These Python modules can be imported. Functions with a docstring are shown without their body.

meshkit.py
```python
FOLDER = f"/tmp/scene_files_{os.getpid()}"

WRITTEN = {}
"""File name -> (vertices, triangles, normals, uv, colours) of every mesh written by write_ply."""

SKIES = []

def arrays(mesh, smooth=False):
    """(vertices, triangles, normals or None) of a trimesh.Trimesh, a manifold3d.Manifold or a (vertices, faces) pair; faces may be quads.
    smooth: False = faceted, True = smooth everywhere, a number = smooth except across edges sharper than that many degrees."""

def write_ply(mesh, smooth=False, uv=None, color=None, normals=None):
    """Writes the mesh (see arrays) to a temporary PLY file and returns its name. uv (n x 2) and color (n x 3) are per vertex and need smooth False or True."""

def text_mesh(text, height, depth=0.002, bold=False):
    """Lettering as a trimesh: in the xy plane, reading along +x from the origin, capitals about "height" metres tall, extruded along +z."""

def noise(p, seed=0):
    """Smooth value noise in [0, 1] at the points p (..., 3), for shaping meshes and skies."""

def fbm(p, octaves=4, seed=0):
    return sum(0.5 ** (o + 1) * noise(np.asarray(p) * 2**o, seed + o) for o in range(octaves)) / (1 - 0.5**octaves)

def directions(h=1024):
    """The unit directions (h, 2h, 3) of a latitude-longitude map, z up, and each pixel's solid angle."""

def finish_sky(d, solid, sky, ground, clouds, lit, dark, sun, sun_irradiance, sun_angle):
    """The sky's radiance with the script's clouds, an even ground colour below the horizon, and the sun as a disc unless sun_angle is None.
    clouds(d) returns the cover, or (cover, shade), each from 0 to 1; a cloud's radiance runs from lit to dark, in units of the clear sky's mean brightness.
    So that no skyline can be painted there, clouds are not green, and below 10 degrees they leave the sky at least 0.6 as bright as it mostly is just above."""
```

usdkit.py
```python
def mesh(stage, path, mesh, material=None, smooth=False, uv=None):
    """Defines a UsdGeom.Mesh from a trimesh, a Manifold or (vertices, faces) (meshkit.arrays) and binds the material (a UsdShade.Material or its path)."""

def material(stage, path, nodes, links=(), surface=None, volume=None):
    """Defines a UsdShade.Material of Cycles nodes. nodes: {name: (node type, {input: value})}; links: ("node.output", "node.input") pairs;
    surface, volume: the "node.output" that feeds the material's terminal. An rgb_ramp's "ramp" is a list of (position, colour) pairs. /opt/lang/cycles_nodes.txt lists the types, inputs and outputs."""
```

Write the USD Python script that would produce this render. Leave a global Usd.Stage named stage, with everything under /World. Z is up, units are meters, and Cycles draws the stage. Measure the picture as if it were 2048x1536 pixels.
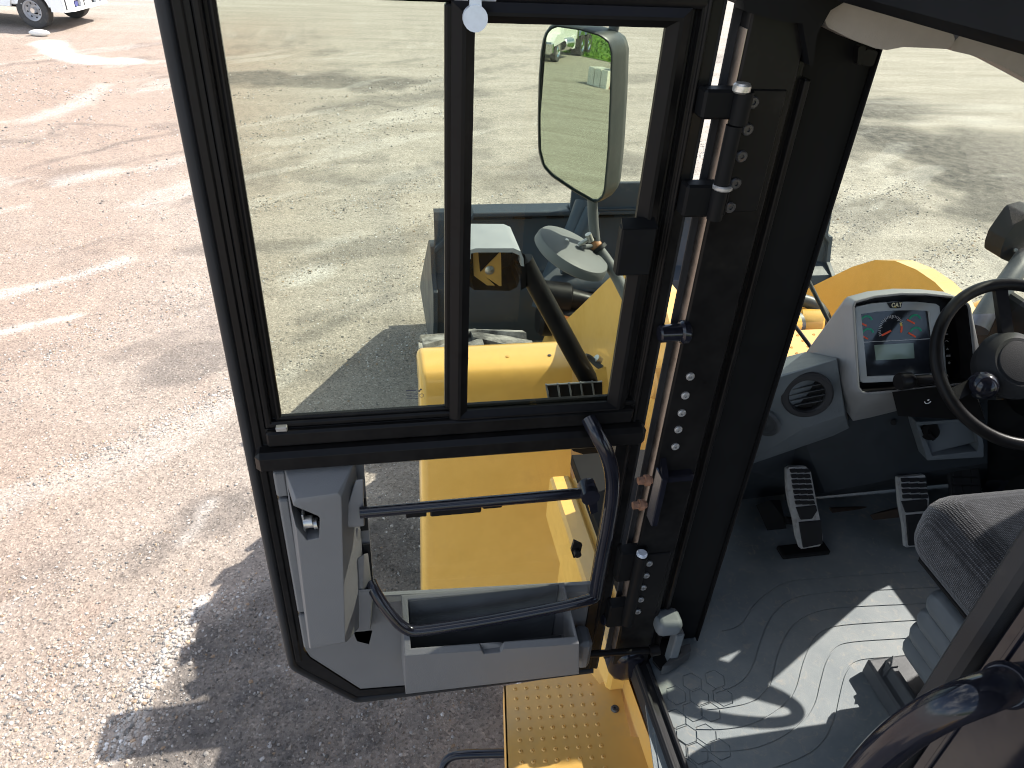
import math, random
import numpy as np, trimesh, manifold3d as m3
from shapely.geometry import Polygon, LineString, Point, box as sbox
from shapely.ops import unary_union
from shapely import affinity
import meshkit, usdkit
from pxr import Usd, UsdGeom, UsdLux, UsdShade, Sdf, Gf, Vt

stage = Usd.Stage.CreateInMemory()
UsdGeom.SetStageUpAxis(stage, 'Z'); UsdGeom.SetStageMetersPerUnit(stage, 1.0)
UsdGeom.Xform.Define(stage, '/World'); UsdGeom.Scope.Define(stage, '/World/Looks')
rng = np.random.default_rng(7); random.seed(7)

# ------------------------------------------------------------------ camera, sky, sun, exposure
CAM = np.array([0.0, 0.0, 3.3])
ROT = np.array([[0.983648555, -0.056813791, 0.170902641], [-0.172559729, -0.568992914, 0.804033708], [0.051562189, -0.820377509, -0.569492830]])
FPX = 1480.0
cam = UsdGeom.Camera.Define(stage, '/World/camera')
cam.CreateHorizontalApertureAttr(36.0); cam.CreateVerticalApertureAttr(27.0); cam.CreateFocalLengthAttr(FPX / 2048 * 36.0)
cam.CreateClippingRangeAttr(Gf.Vec2f(0.02, 2000.0))
rt, up, bk = ROT[:, 0], -ROT[:, 1], -ROT[:, 2]
cam.AddTransformOp().Set(Gf.Matrix4d(*rt, 0, *up, 0, *bk, 0, *CAM, 1))
cam.CreateExposureAttr(1.03)
SUN = np.array([0.94, 0.33, 1.0]); SUN /= np.linalg.norm(SUN)
EL, AZ = math.asin(SUN[2]), math.atan2(SUN[0], SUN[1])
sky = UsdLux.DomeLight.Define(stage, '/World/sky')
usdkit.material(stage, '/World/Looks/sky_look', {
    's': ('sky_texture', {'sky_type': 'single_scattering', 'sun_disc': False, 'sun_elevation': EL, 'sun_rotation': AZ, 'aerosol_density': 1.6}),
    'tc': ('texture_coordinate', {}), 'mp': ('mapping', {'scale': (1.0, 1.0, 2.2)}),
    'n': ('noise_texture', {'scale': 2.2, 'detail': 7.0, 'roughness': 0.58}), 'cr': ('rgb_ramp', {'ramp': [(0.50, (0, 0, 0)), (0.68, (1, 1, 1))]}),
    'mx': ('mix', {'color2': (9.0, 9.2, 9.6)}), 'bg': ('background_shader', {'strength': 0.135})},
    [('tc.generated', 'mp.vector'), ('mp.vector', 'n.vector'), ('n.fac', 'cr.fac'), ('cr.color', 'mx.fac'), ('s.color', 'mx.color1'), ('mx.color', 'bg.color')], surface='bg.background')
UsdShade.MaterialBindingAPI.Apply(sky.GetPrim()).Bind(UsdShade.Material.Get(stage, '/World/Looks/sky_look'))
sky.GetPrim().SetCustomDataByKey('kind', 'structure')
sun = UsdLux.DistantLight.Define(stage, '/World/sun')
sun.CreateIntensityAttr(1.15); sun.CreateAngleAttr(0.5); sun.CreateNormalizeAttr(True); sun.CreateColorAttr(Gf.Vec3f(1.0, 0.955, 0.89))
zz = SUN; xx = np.cross([0, 0, 1.0], zz); xx /= np.linalg.norm(xx); yy = np.cross(zz, xx)
sun.AddTransformOp().Set(Gf.Matrix4d(*xx, 0, *yy, 0, *zz, 0, 0, 0, 50, 1))

# ------------------------------------------------------------------ helpers
def at(px, py, x=None, y=None, z=None, pl=None):
    """the point of a plane of the place that the photograph shows at this pixel"""
    d = ROT @ np.array([px - 1024.0, py - 768.0, FPX])
    if pl is not None: k = np.dot(pl.o - CAM, pl.n) / np.dot(d, pl.n)
    elif x is not None: k = (x - CAM[0]) / d[0]
    elif y is not None: k = (y - CAM[1]) / d[1]
    else: k = (z - CAM[2]) / d[2]
    return CAM + d * k

def V(*a): return np.array(a, float)
def unit(v): v = np.asarray(v, float); return v / np.linalg.norm(v)

class Pl:
    def __init__(s, o, eu, n):
        s.o, s.n = np.asarray(o, float), unit(n); s.eu = unit(np.asarray(eu, float) - np.dot(eu, s.n) * s.n); s.ev = np.cross(s.n, s.eu)
    def uv(s, px, py): p = at(px, py, pl=s) - s.o; return (float(p @ s.eu), float(p @ s.ev))
    def poly(s, pts, rd=0.0, holes=()):
        g = Polygon([s.uv(*p) for p in pts]).buffer(0)
        if rd: g = g.buffer(-rd, join_style=2).buffer(rd, quad_segs=6)
        for h in holes: g = g.difference(Polygon([s.uv(*p) for p in h]))
        return g
    def w(s, u, v, h=0.0): return s.o + s.eu * u + s.ev * v + s.n * h
    def ext(s, g, h0, h1):
        out = []
        for q in (g.geoms if hasattr(g, 'geoms') else [g]):
            if q.is_empty or q.area < 1e-9: continue
            m = trimesh.creation.extrude_polygon(q, h1 - h0, engine='earcut')
            v = np.asarray(m.vertices); v = s.o + v[:, :1] * s.eu + v[:, 1:2] * s.ev + (v[:, 2:3] + h0) * s.n
            out.append(trimesh.Trimesh(v, m.faces, process=False))
        return cat(*out)

FLOORZ = 1.6
DOOR = Pl((0, 1.1, 0), (1, 0, 0), (0, -1, 0))          # u = x, v = z, h towards the camera
def PY(y): return Pl((0, y, 0), (1, 0, 0), (0, -1, 0))
def PZ(z): return Pl((0, 0, z), (1, 0, 0), (0, 0, 1))
def PX(x): return Pl((x, 0, 0), (0, -1, 0), (-1, 0, 0))

def cat(*ms):
    ms = [m for m in ms if m is not None and len(m.faces)]
    return trimesh.util.concatenate(ms) if len(ms) > 1 else ms[0]
def tm(man):
    m = man.to_mesh(); return trimesh.Trimesh(np.asarray(m.vert_properties)[:, :3], np.asarray(m.tri_verts), process=False)
def mf(t):
    t = trimesh.Trimesh(t.vertices, t.faces); t.merge_vertices()
    return m3.Manifold(m3.Mesh(np.asarray(t.vertices, np.float32), np.asarray(t.faces, np.uint32)))
def hull(*pts): return trimesh.convex.convex_hull(np.array(pts, float))
def bx(x0, x1, y0, y1, z0, z1, c=0.003):
    x0, x1 = sorted((x0, x1)); y0, y1 = sorted((y0, y1)); z0, z1 = sorted((z0, z1))
    c = min(c, (x1 - x0) * .45, (y1 - y0) * .45, (z1 - z0) * .45); p = []
    for i, x in enumerate((x0, x1)):
        for j, y in enumerate((y0, y1)):
            for k, z in enumerate((z0, z1)):
                sx, sy, sz = c * (1 - 2 * i), c * (1 - 2 * j), c * (1 - 2 * k)
                p += [(x + sx, y + sy, z), (x + sx, y, z + sz), (x, y + sy, z + sz)]
    return hull(*p)
def rbox(c, s, r, seg=12):
    """rounded box: hull of spheres"""
    sp = m3.Manifold.sphere(r, seg); hx = np.maximum(np.array(s) / 2 - r, 1e-4)
    return tm(m3.Manifold.batch_hull([sp.translate((c[0] + i * hx[0], c[1] + j * hx[1], c[2] + k * hx[2])) for i in (-1, 1) for j in (-1, 1) for k in (-1, 1)]))
def frame_of(d):
    d = unit(d); a = np.cross(d, [0, 0, 1.0] if abs(d[2]) < .9 else [1.0, 0, 0]); a /= np.linalg.norm(a); return a, np.cross(d, a), d
def cyl(p0, p1, r0, r1=None, n=20, ch=0.0):
    p0, p1 = np.asarray(p0, float), np.asarray(p1, float); r1 = r0 if r1 is None else r1; L = np.linalg.norm(p1 - p0)
    prof = [(0, 0), (r0 - ch, 0), (r0, ch), (r1, L - ch), (r1 - ch, L), (0, L)] if ch else [(0, 0), (r0, 0), (r1, L), (0, L)]
    return lathe(prof, p0, p1 - p0, n)
def lathe(prof, o, axis, n=24):
    a, b, d = frame_of(axis); t = np.arange(n) * 2 * np.pi / n; rings = []
    V_, F_ = [], []; idx = []
    for r, h in prof:
        base = np.asarray(o) + d * h
        if r < 1e-7: idx.append([len(V_)]); V_.append(base)
        else: idx.append(list(range(len(V_), len(V_) + n))); V_ += list(base + r * (np.cos(t)[:, None] * a + np.sin(t)[:, None] * b))
    for A, B in zip(idx[:-1], idx[1:]):
        for i in range(n):
            j = (i + 1) % n
            if len(A) == 1 and len(B) == 1: break
            if len(A) == 1: F_.append((A[0], B[j], B[i]))
            elif len(B) == 1: F_.append((A[i], A[j], B[0]))
            else: F_ += [(A[i], A[j], B[j]), (A[i], B[j], B[i])]
    m = trimesh.Trimesh(np.array(V_), np.array(F_), process=False)
    if m.volume < 0: m.invert()
    return m
def curve(pts, it=3):
    p = np.array(pts, float)
    for _ in range(it):
        q = [p[0]]
        for a, b in zip(p[:-1], p[1:]): q += [a * .75 + b * .25, a * .25 + b * .75]
        q.append(p[-1]); p = np.array(q)
    return p
def tube(pts, r, n=14, it=3, caps=True):
    p = curve(pts, it) if it else np.array(pts, float); N = len(p); rr = np.broadcast_to(r, (N,)) if np.ndim(r) == 0 else np.interp(np.linspace(0, 1, N), np.linspace(0, 1, len(r)), r)
    t = np.gradient(p, axis=0); t /= np.linalg.norm(t, axis=1, keepdims=True); a = frame_of(t[0])[0]; V_ = []; th = np.arange(n) * 2 * np.pi / n
    for i in range(N):
        a = a - t[i] * (a @ t[i]); a /= np.linalg.norm(a); b = np.cross(t[i], a)
        V_.append(p[i] + rr[i] * (np.cos(th)[:, None] * a + np.sin(th)[:, None] * b))
    V_ = np.vstack(V_); F_ = []
    for i in range(N - 1):
        for j in range(n):
            k = (j + 1) % n; F_ += [(i * n + j, i * n + k, (i + 1) * n + k), (i * n + j, (i + 1) * n + k, (i + 1) * n + j)]
    if caps:
        V_ = np.vstack([V_, p[:1], p[-1:]]); c0, c1 = len(V_) - 2, len(V_) - 1
        for j in range(n): k = (j + 1) % n; F_ += [(c0, k, j), (c1, (N - 1) * n + j, (N - 1) * n + k)]
    m = trimesh.Trimesh(V_, np.array(F_), process=False)
    if m.volume < 0: m.invert()
    return m
def loft(rings, close=True, caps=True):
    """rings: equal-length loops of 3-D points"""
    R_ = [np.asarray(r, float) for r in rings]; n = len(R_[0]); V_ = np.vstack(R_); F_ = []
    for i in range(len(R_) - 1):
        for j in range(n if close else n - 1):
            k = (j + 1) % n; F_ += [(i * n + j, i * n + k, (i + 1) * n + k), (i * n + j, (i + 1) * n + k, (i + 1) * n + j)]
    if caps:
        for r0, flip in ((0, True), ((len(R_) - 1) * n, False)):
            c = len(V_); V_ = np.vstack([V_, V_[r0:r0 + n].mean(0)[None]])
            for j in range(n):
                k = (j + 1) % n; F_.append((c, r0 + k, r0 + j) if flip else (c, r0 + j, r0 + k))
    m = trimesh.Trimesh(V_, np.array(F_), process=False)
    if caps and close and m.volume < 0: m.invert()
    return m
def ring_frame(u0, u1, v0, v1, wd, pl, h0, h1, ch=0.004, sides=None):
    """picture frame, u0..v1 its opening; wd (l, r, b, t) bar widths; mitred corners"""
    l, r, b, t = wd
    def rect(k): return [pl.w(u0 - l * k[0], v0 - b * k[0], k[1]), pl.w(u1 + r * k[0], v0 - b * k[0], k[1]), pl.w(u1 + r * k[0], v1 + t * k[0], k[1]), pl.w(u0 - l * k[0], v1 + t * k[0], k[1])]
    e = ch / max(min(wd), 1e-6)
    return loft([rect(k) for k in ((0, h0), (0, h1 - ch), (e, h1), (1 - e, h1), (1, h1 - ch), (1, h0), (0, h0))], caps=False)
def bolt(p, n, r=0.006, h=0.004, hexa=True):
    n = unit(n); m = lathe([(0, 0), (r, 0), (r, h * .7), (r * .8, h), (r * .38, h), (r * .34, h * .45), (0, h * .45)], p, n, 10)
    return m

_names = {}
def fresh(parent, name):
    k = (parent, name); i = _names.get(k, -1) + 1; _names[k] = i
    return name if i == 0 else f'{name}_{i:03d}'
class T: pass
def thing(name, label, category, loc=(0, 0, 0), group=None):
    t = T(); t.path = '/World/' + fresh('/World', name); t.off = np.array(loc, float)
    x = UsdGeom.Xform.Define(stage, t.path); x.AddTranslateOp().Set(Gf.Vec3d(*map(float, loc))); t.prim = x.GetPrim()
    t.prim.SetCustomDataByKey('label', label); t.prim.SetCustomDataByKey('category', category)
    if group: t.prim.SetCustomDataByKey('group', group)
    return t
def obj(name, mesh, mat, parent=None, smooth=30, label=None, category=None, kind=None, group=None):
    t = T(); t.off = parent.off if parent else np.zeros(3); base = parent.path if parent else '/World'
    t.path = base + '/' + fresh(base, name)
    if hasattr(mesh, 'to_mesh'): mesh = tm(mesh)
    mesh = trimesh.Trimesh(np.asarray(mesh.vertices) - t.off, mesh.faces, process=False)
    if len(mesh.faces) < 60000:
        mesh.merge_vertices(digits_vertex=6)
    t.prim = usdkit.mesh(stage, t.path, mesh, M[mat], smooth=smooth).GetPrim()
    for k, v in (('label', label), ('category', category), ('kind', kind), ('group', group)):
        if v: t.prim.SetCustomDataByKey(k, v)
    return t

# ------------------------------------------------------------------ materials
M = {}
def mat(name, nodes, links, surface='p.BSDF'):
    M[name] = usdkit.material(stage, '/World/Looks/' + name, nodes, links, surface=surface)
def paint(name, col, rough=.4, spec=.5, coat=0.0, var=.25, scale=14.0, bump=0.0, bscale=300.0, metal=0.0, dirt=None, dirt_at=(.55, .75), bev=0.0):
    """plain coat of colour with slight unevenness, optional dust of a second colour and a fine grain"""
    c = np.array(col); nodes = {'g': ('geometry', {}), 'n': ('noise_texture', {'scale': scale, 'detail': 6.0, 'roughness': .62}),
        'r': ('rgb_ramp', {'ramp': [(0.25, tuple(c * (1 - var))), (0.75, tuple(c * (1 + var)))]}),
        'rr': ('map_range', {'from_min': .3, 'from_max': .7, 'to_min': max(rough - .09, .03), 'to_max': rough + .09}),
        'p': ('principled_bsdf', {'metallic': metal, 'specular_ior_level': spec, 'coat_weight': coat, 'coat_roughness': .03})}
    links = [('g.position', 'n.vector'), ('n.fac', 'r.fac'), ('n.fac', 'rr.value'), ('rr.result', 'p.roughness')]
    last = 'r.color'
    if dirt is not None:
        nodes['dn'] = ('noise_texture', {'scale': scale * .55 + 2.3, 'detail': 9.0, 'roughness': .72}); nodes['dr'] = ('rgb_ramp', {'ramp': [(dirt_at[0], (0, 0, 0)), (dirt_at[1], (1, 1, 1))]})
        nodes['dm'] = ('mix', {'color2': dirt}); links += [('g.position', 'dn.vector'), ('dn.fac', 'dr.fac'), ('dr.color', 'dm.fac'), ('r.color', 'dm.color1')]; last = 'dm.color'
    links.append((last, 'p.base_color'))
    if bev:
        nodes['bv'] = ('bevel', {'radius': bev, 'samples': 6}); links.append(('bv.bevel', 'b.normal' if bump else 'p.normal'))
    if bump:
        nodes['bn'] = ('noise_texture', {'scale': bscale, 'detail': 3.0}); nodes['b'] = ('bump', {'strength': bump, 'distance': .002})
        links += [('g.position', 'bn.vector'), ('bn.fac', 'b.height'), ('b.normal', 'p.normal')]
    mat(name, nodes, links)
paint('black_gloss', (.006, .006, .0085), .12, .42)
paint('panel_black', (.004, .004, .0042), .55, .12)
paint('black_satin', (.0055, .005, .005), .38, .13, dirt=(.026, .023, .02), dirt_at=(.6, 1.0), bump=.05, bscale=260)
paint('black_frame', (.0055, .005, .0048), .30, .14, bump=.03, bscale=200, dirt=(.02, .0175, .0145), dirt_at=(.62, 1.0), bev=.0025)
paint('under_dash', (.022, .026, .030), .55, .25, bump=.3, bscale=900, bev=.004)
paint('black_matte', (.008, .008, .008), .65, .15, bump=.2, bscale=500)
paint('black_rubber', (.014, .014, .015), .58, .25, bump=.15, bscale=400, dirt=(.07, .062, .052), dirt_at=(.6, .95))
paint('dark_plastic', (.042, .045, .048), .5, .4, bump=.35, bscale=900, dirt=(.09, .085, .075), dirt_at=(.62, 1.0), bev=.004)
paint('grey_plastic', (.112, .112, .113), .5, .4, var=.08, bump=.45, bscale=1100, dirt=(.14, .132, .118), dirt_at=(.6, .95), bev=.004)
paint('dash_plastic', (.085, .097, .105), .5, .4, var=.1, bump=.4, bscale=1000, dirt=(.17, .165, .15), dirt_at=(.6, 1.0), bev=.004)
paint('housing_plastic', (.175, .178, .18), .46, .45, var=.05, bump=.3, bscale=900, bev=.004)
paint('bezel_grey', (.36, .385, .39), .38, .45, var=.04, bump=.15, bscale=700)
paint('yellow_paint', (.68, .40, .095), .33, .4, coat=.55, var=.05, scale=5, dirt=(.46, .27, .08), dirt_at=(.55, 1.0))
paint('yellow_step', (.56, .31, .075), .42, .45, var=.06, scale=9, dirt=(.40, .27, .12), dirt_at=(.5, .9), bump=.06, bscale=120)
paint('bucket_paint', (.019, .029, .040), .5, .4, var=.2, scale=5, dirt=(.09, .092, .09), dirt_at=(.58, .9), bump=.25, bscale=50, bev=.008)
paint('worn_steel', (.30, .285, .265), .42, .5, metal=.7, var=.25, scale=22, dirt=(.16, .09, .05), dirt_at=(.6, .8))
paint('zinc', (.52, .5, .46), .35, .5, metal=.85, var=.15, scale=60)
paint('trim_metal', (.30, .265, .235), .3, .5, metal=1.0, var=.05)
paint('worn_pedal', (.34, .34, .33), .5, .4, var=.2, scale=60, dirt=(.12, .10, .08), dirt_at=(.55, .8))
paint('hub_black', (.017, .017, .018), .6, .15, bump=.3, bscale=500)
paint('mirror_shell', (.016, .023, .022), .42, .3, bump=.1, bscale=300, dirt=(.05, .055, .05), dirt_at=(.6, 1.0))
paint('rust_dark', (.045, .032, .024), .7, .2, var=.4, scale=40)
paint('rusty_bolt', (.22, .11, .065), .6, .4, var=.4, scale=120)
paint('steel_bolt', (.30, .29, .28), .4, .5, metal=.6, var=.3, scale=90)
paint('black_bolt', (.035, .033, .035), .35, .5, var=.4, scale=90, dirt=(.12, .06, .03), dirt_at=(.6, .8))
paint('silver_tab', (.50, .53, .58), .32, .5, metal=.35, var=.05)
paint('tyre_rubber', (.062, .059, .055), .8, .25, var=.25, scale=9, bump=.4, bscale=80, dirt=(.33, .31, .28), dirt_at=(.40, .62))
paint('tyre_dark', (.045, .043, .042), .7, .3, var=.2, bump=.3, bscale=60, dirt=(.12, .105, .085), dirt_at=(.5, .8))
paint('white_paint', (.74, .74, .72), .3, .5, coat=.3, var=.02, dirt=(.55, .49, .42), dirt_at=(.55, .95))
paint('chrome', (.72, .73, .74), .14, .5, metal=1.0, var=.03)
paint('rim_steel', (.47, .46, .46), .42, .5, metal=.4, var=.1)
paint('dark_glass', (.012, .014, .018), .07, .5)
paint('headliner', (.33, .30, .275), .9, .1, var=.06, scale=40, bump=.3, bscale=700)
paint('concrete', (.62, .60, .55), .85, .2, var=.12, scale=3, bump=.3, bscale=60)
paint('orange_plastic', (.75, .16, .03), .5, .4)
paint('lamp_hood', (.26, .27, .275), .5, .35, var=.08)
paint('pale_rubber', (.125, .13, .132), .6, .35, var=.15, bump=.2, bscale=250)
paint('screen_dark', (.012, .014, .018), .12, .5, var=.05)
paint('lcd', (.17, .23, .185), .18, .5, var=.03)
paint('gauge_green', (.015, .30, .17), .5, .3, var=.02)
paint('gauge_red', (.80, .10, .035), .5, .3, var=.02)
paint('gauge_white', (.55, .55, .55), .5, .3, var=.02)
paint('gauge_yellow', (.7, .52, .12), .5, .3, var=.02)
paint('badge_cream', (.8, .74, .5), .5, .3, var=.02)
paint('chalk', (.75, .76, .76), .9, .1, var=.05)
paint('ink', (.05, .05, .06), .7, .2)
paint('copper_paint', (.42, .2, .09), .45, .45, var=.2, scale=30)
paint('hose', (.03, .032, .034), .5, .4, var=.2, bump=.2, bscale=300)
paint('plastic_hose_grey', (.07, .075, .08), .42, .45, var=.2)
paint('lamp_blue', (.07, .08, .22), .2, .5)
# tinted cab glass, mirror
def pane(name, tint, ior=1.5, rough=0.0):
    mat(name, {'t': ('transparent_bsdf', {'color': tint}), 'g': ('glossy_bsdf', {'color': (1, 1, 1), 'roughness': rough}), 'f': ('fresnel', {'IOR': ior}), 'ge': ('geometry', {}), 'k': ('math', {'math_type': 'subtract', 'value1': 1.0}), 'q': ('math', {'math_type': 'multiply'}), 'm': ('mix_closure', {})},
        [('ge.backfacing', 'k.value2'), ('f.fac', 'q.value1'), ('k.value', 'q.value2'), ('q.value', 'm.fac'), ('t.BSDF', 'm.closure1'), ('g.BSDF', 'm.closure2')], surface='m.closure')
pane('door_glass', (.785, .818, .755), 1.33)
pane('low_glass', (.90, .91, .875), 1.33)
pane('cab_glass', (.855, .88, .82), 1.30)
pane('lens_cover', (.97, .98, .97), 1.45)
mat('mirror_glass', {'p': ('glossy_bsdf', {'color': (.88, .91, .89), 'roughness': 0.0})}, [], surface='p.BSDF')
# woven seat cloth
mat('seat_cloth', {'g': ('geometry', {}), 'v': ('voronoi_texture', {'scale': 240.0, 'randomness': .2}), 'vr': ('rgb_ramp', {'ramp': [(0.0, (.17, .17, .18)), (.32, (.03, .03, .033)), (.6, (.010, .010, .0115))]}),
    'n': ('noise_texture', {'scale': 45.0, 'detail': 4.0}), 'nr': ('rgb_ramp', {'ramp': [(.36, (.5, .5, .52)), (.62, (1, 1, 1))]}), 'mx': ('mix', {'mix_type': 'multiply', 'fac': .9}),
    'b': ('bump', {'strength': .8, 'distance': .003, 'invert': True}), 'p': ('principled_bsdf', {'roughness': .92, 'specular_ior_level': .15, 'sheen_weight': .25})},
    [('g.position', 'v.vector'), ('v.distance', 'vr.fac'), ('g.position', 'n.vector'), ('n.fac', 'nr.fac'), ('vr.color', 'mx.color1'), ('nr.color', 'mx.color2'), ('mx.color', 'p.base_color'), ('v.distance', 'b.height'), ('b.normal', 'p.normal')])
# grey moulded floor mat with dried mud smears and scratches
mat('mat_rubber', {'g': ('geometry', {}), 'n': ('noise_texture', {'scale': 6.0, 'detail': 9.0, 'roughness': .7}), 'r': ('rgb_ramp', {'ramp': [(.3, (.105, .125, .134)), (.55, (.15, .168, .17)), (.75, (.205, .21, .195))]}),
    'n2': ('noise_texture', {'scale': 34.0, 'detail': 8.0, 'roughness': .75, 'distortion': 1.2}), 'r2': ('rgb_ramp', {'ramp': [(.54, (0, 0, 0)), (.72, (.9, .9, .9))]}), 'mx': ('mix', {'color2': (.25, .225, .185)}),
    'n3': ('noise_texture', {'scale': 400.0, 'detail': 2.0}), 'b': ('bump', {'strength': .25, 'distance': .002}), 'p': ('principled_bsdf', {'roughness': .55, 'specular_ior_level': .35})},
    [('g.position', 'n.vector'), ('g.position', 'n2.vector'), ('g.position', 'n3.vector'), ('n.fac', 'r.fac'), ('n2.fac', 'r2.fac'), ('r2.color', 'mx.fac'), ('r.color', 'mx.color1'), ('mx.color', 'p.base_color'), ('n3.fac', 'b.height'), ('b.normal', 'p.normal')])
# packed pale yard with stone chips; the painted marks on the sheet are the yard's stains (dark soil, chalky smears, reddish mud) and part of the machine's ground shadow
mat('yard_soil', {'g': ('geometry', {}), 'a': ('attribute', {'attribute': 'stain_shade'}), 's': ('separate_color', {}),
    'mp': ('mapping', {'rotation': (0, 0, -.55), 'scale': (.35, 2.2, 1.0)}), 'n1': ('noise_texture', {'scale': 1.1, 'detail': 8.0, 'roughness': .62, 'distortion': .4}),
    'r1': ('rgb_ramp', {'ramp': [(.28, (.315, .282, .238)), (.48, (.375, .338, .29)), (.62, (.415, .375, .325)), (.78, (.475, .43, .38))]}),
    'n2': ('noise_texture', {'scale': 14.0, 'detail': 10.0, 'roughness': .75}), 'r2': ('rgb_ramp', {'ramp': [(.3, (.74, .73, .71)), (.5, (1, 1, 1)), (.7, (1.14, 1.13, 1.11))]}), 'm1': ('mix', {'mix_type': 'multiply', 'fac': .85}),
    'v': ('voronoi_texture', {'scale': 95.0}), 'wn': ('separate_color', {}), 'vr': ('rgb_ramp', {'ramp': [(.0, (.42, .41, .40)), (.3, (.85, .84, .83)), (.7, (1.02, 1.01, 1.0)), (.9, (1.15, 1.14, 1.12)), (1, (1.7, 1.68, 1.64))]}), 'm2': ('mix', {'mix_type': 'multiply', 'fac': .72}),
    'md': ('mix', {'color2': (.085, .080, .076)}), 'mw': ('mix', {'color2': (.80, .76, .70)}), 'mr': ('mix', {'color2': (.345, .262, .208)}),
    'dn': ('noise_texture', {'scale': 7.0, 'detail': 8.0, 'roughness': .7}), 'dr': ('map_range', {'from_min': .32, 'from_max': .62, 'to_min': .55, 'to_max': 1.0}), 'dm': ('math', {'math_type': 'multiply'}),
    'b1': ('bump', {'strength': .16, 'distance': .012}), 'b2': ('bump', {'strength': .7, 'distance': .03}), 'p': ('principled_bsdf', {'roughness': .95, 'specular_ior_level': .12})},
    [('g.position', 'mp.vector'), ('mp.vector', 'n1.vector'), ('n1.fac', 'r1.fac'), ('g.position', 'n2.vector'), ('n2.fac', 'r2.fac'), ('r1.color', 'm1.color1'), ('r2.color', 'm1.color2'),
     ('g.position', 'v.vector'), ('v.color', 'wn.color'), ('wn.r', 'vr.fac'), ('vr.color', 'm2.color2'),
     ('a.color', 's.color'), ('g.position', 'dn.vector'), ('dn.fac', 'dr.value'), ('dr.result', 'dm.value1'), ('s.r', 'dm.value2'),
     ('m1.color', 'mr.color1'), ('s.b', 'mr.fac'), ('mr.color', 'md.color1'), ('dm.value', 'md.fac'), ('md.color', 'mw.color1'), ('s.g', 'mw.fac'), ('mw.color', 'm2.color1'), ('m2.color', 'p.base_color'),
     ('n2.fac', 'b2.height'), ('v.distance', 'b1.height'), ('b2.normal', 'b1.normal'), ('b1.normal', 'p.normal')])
mat('stone_chips', {'a': ('attribute', {'attribute': 'tone'}), 'g': ('geometry', {}), 'n': ('noise_texture', {'scale': 150.0}), 'nr': ('rgb_ramp', {'ramp': [(.3, (.8, .8, .8)), (.7, (1.12, 1.12, 1.12))]}), 'm': ('mix', {'mix_type': 'multiply', 'fac': 1.0}), 'p': ('principled_bsdf', {'roughness': .9, 'specular_ior_level': .15})},
    [('g.position', 'n.vector'), ('n.fac', 'nr.fac'), ('a.color', 'm.color1'), ('nr.color', 'm.color2'), ('m.color', 'p.base_color')])
mat('meadow', {'g': ('geometry', {}), 'n': ('noise_texture', {'scale': .9, 'detail': 8.0, 'roughness': .7}), 'r': ('rgb_ramp', {'ramp': [(.3, (.06, .13, .02)), (.55, (.11, .22, .03)), (.68, (.25, .30, .03)), (.8, (.42, .36, .03))]}), 'p': ('principled_bsdf', {'roughness': .9})},
    [('g.position', 'n.vector'), ('n.fac', 'r.fac'), ('r.color', 'p.base_color')])
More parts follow.
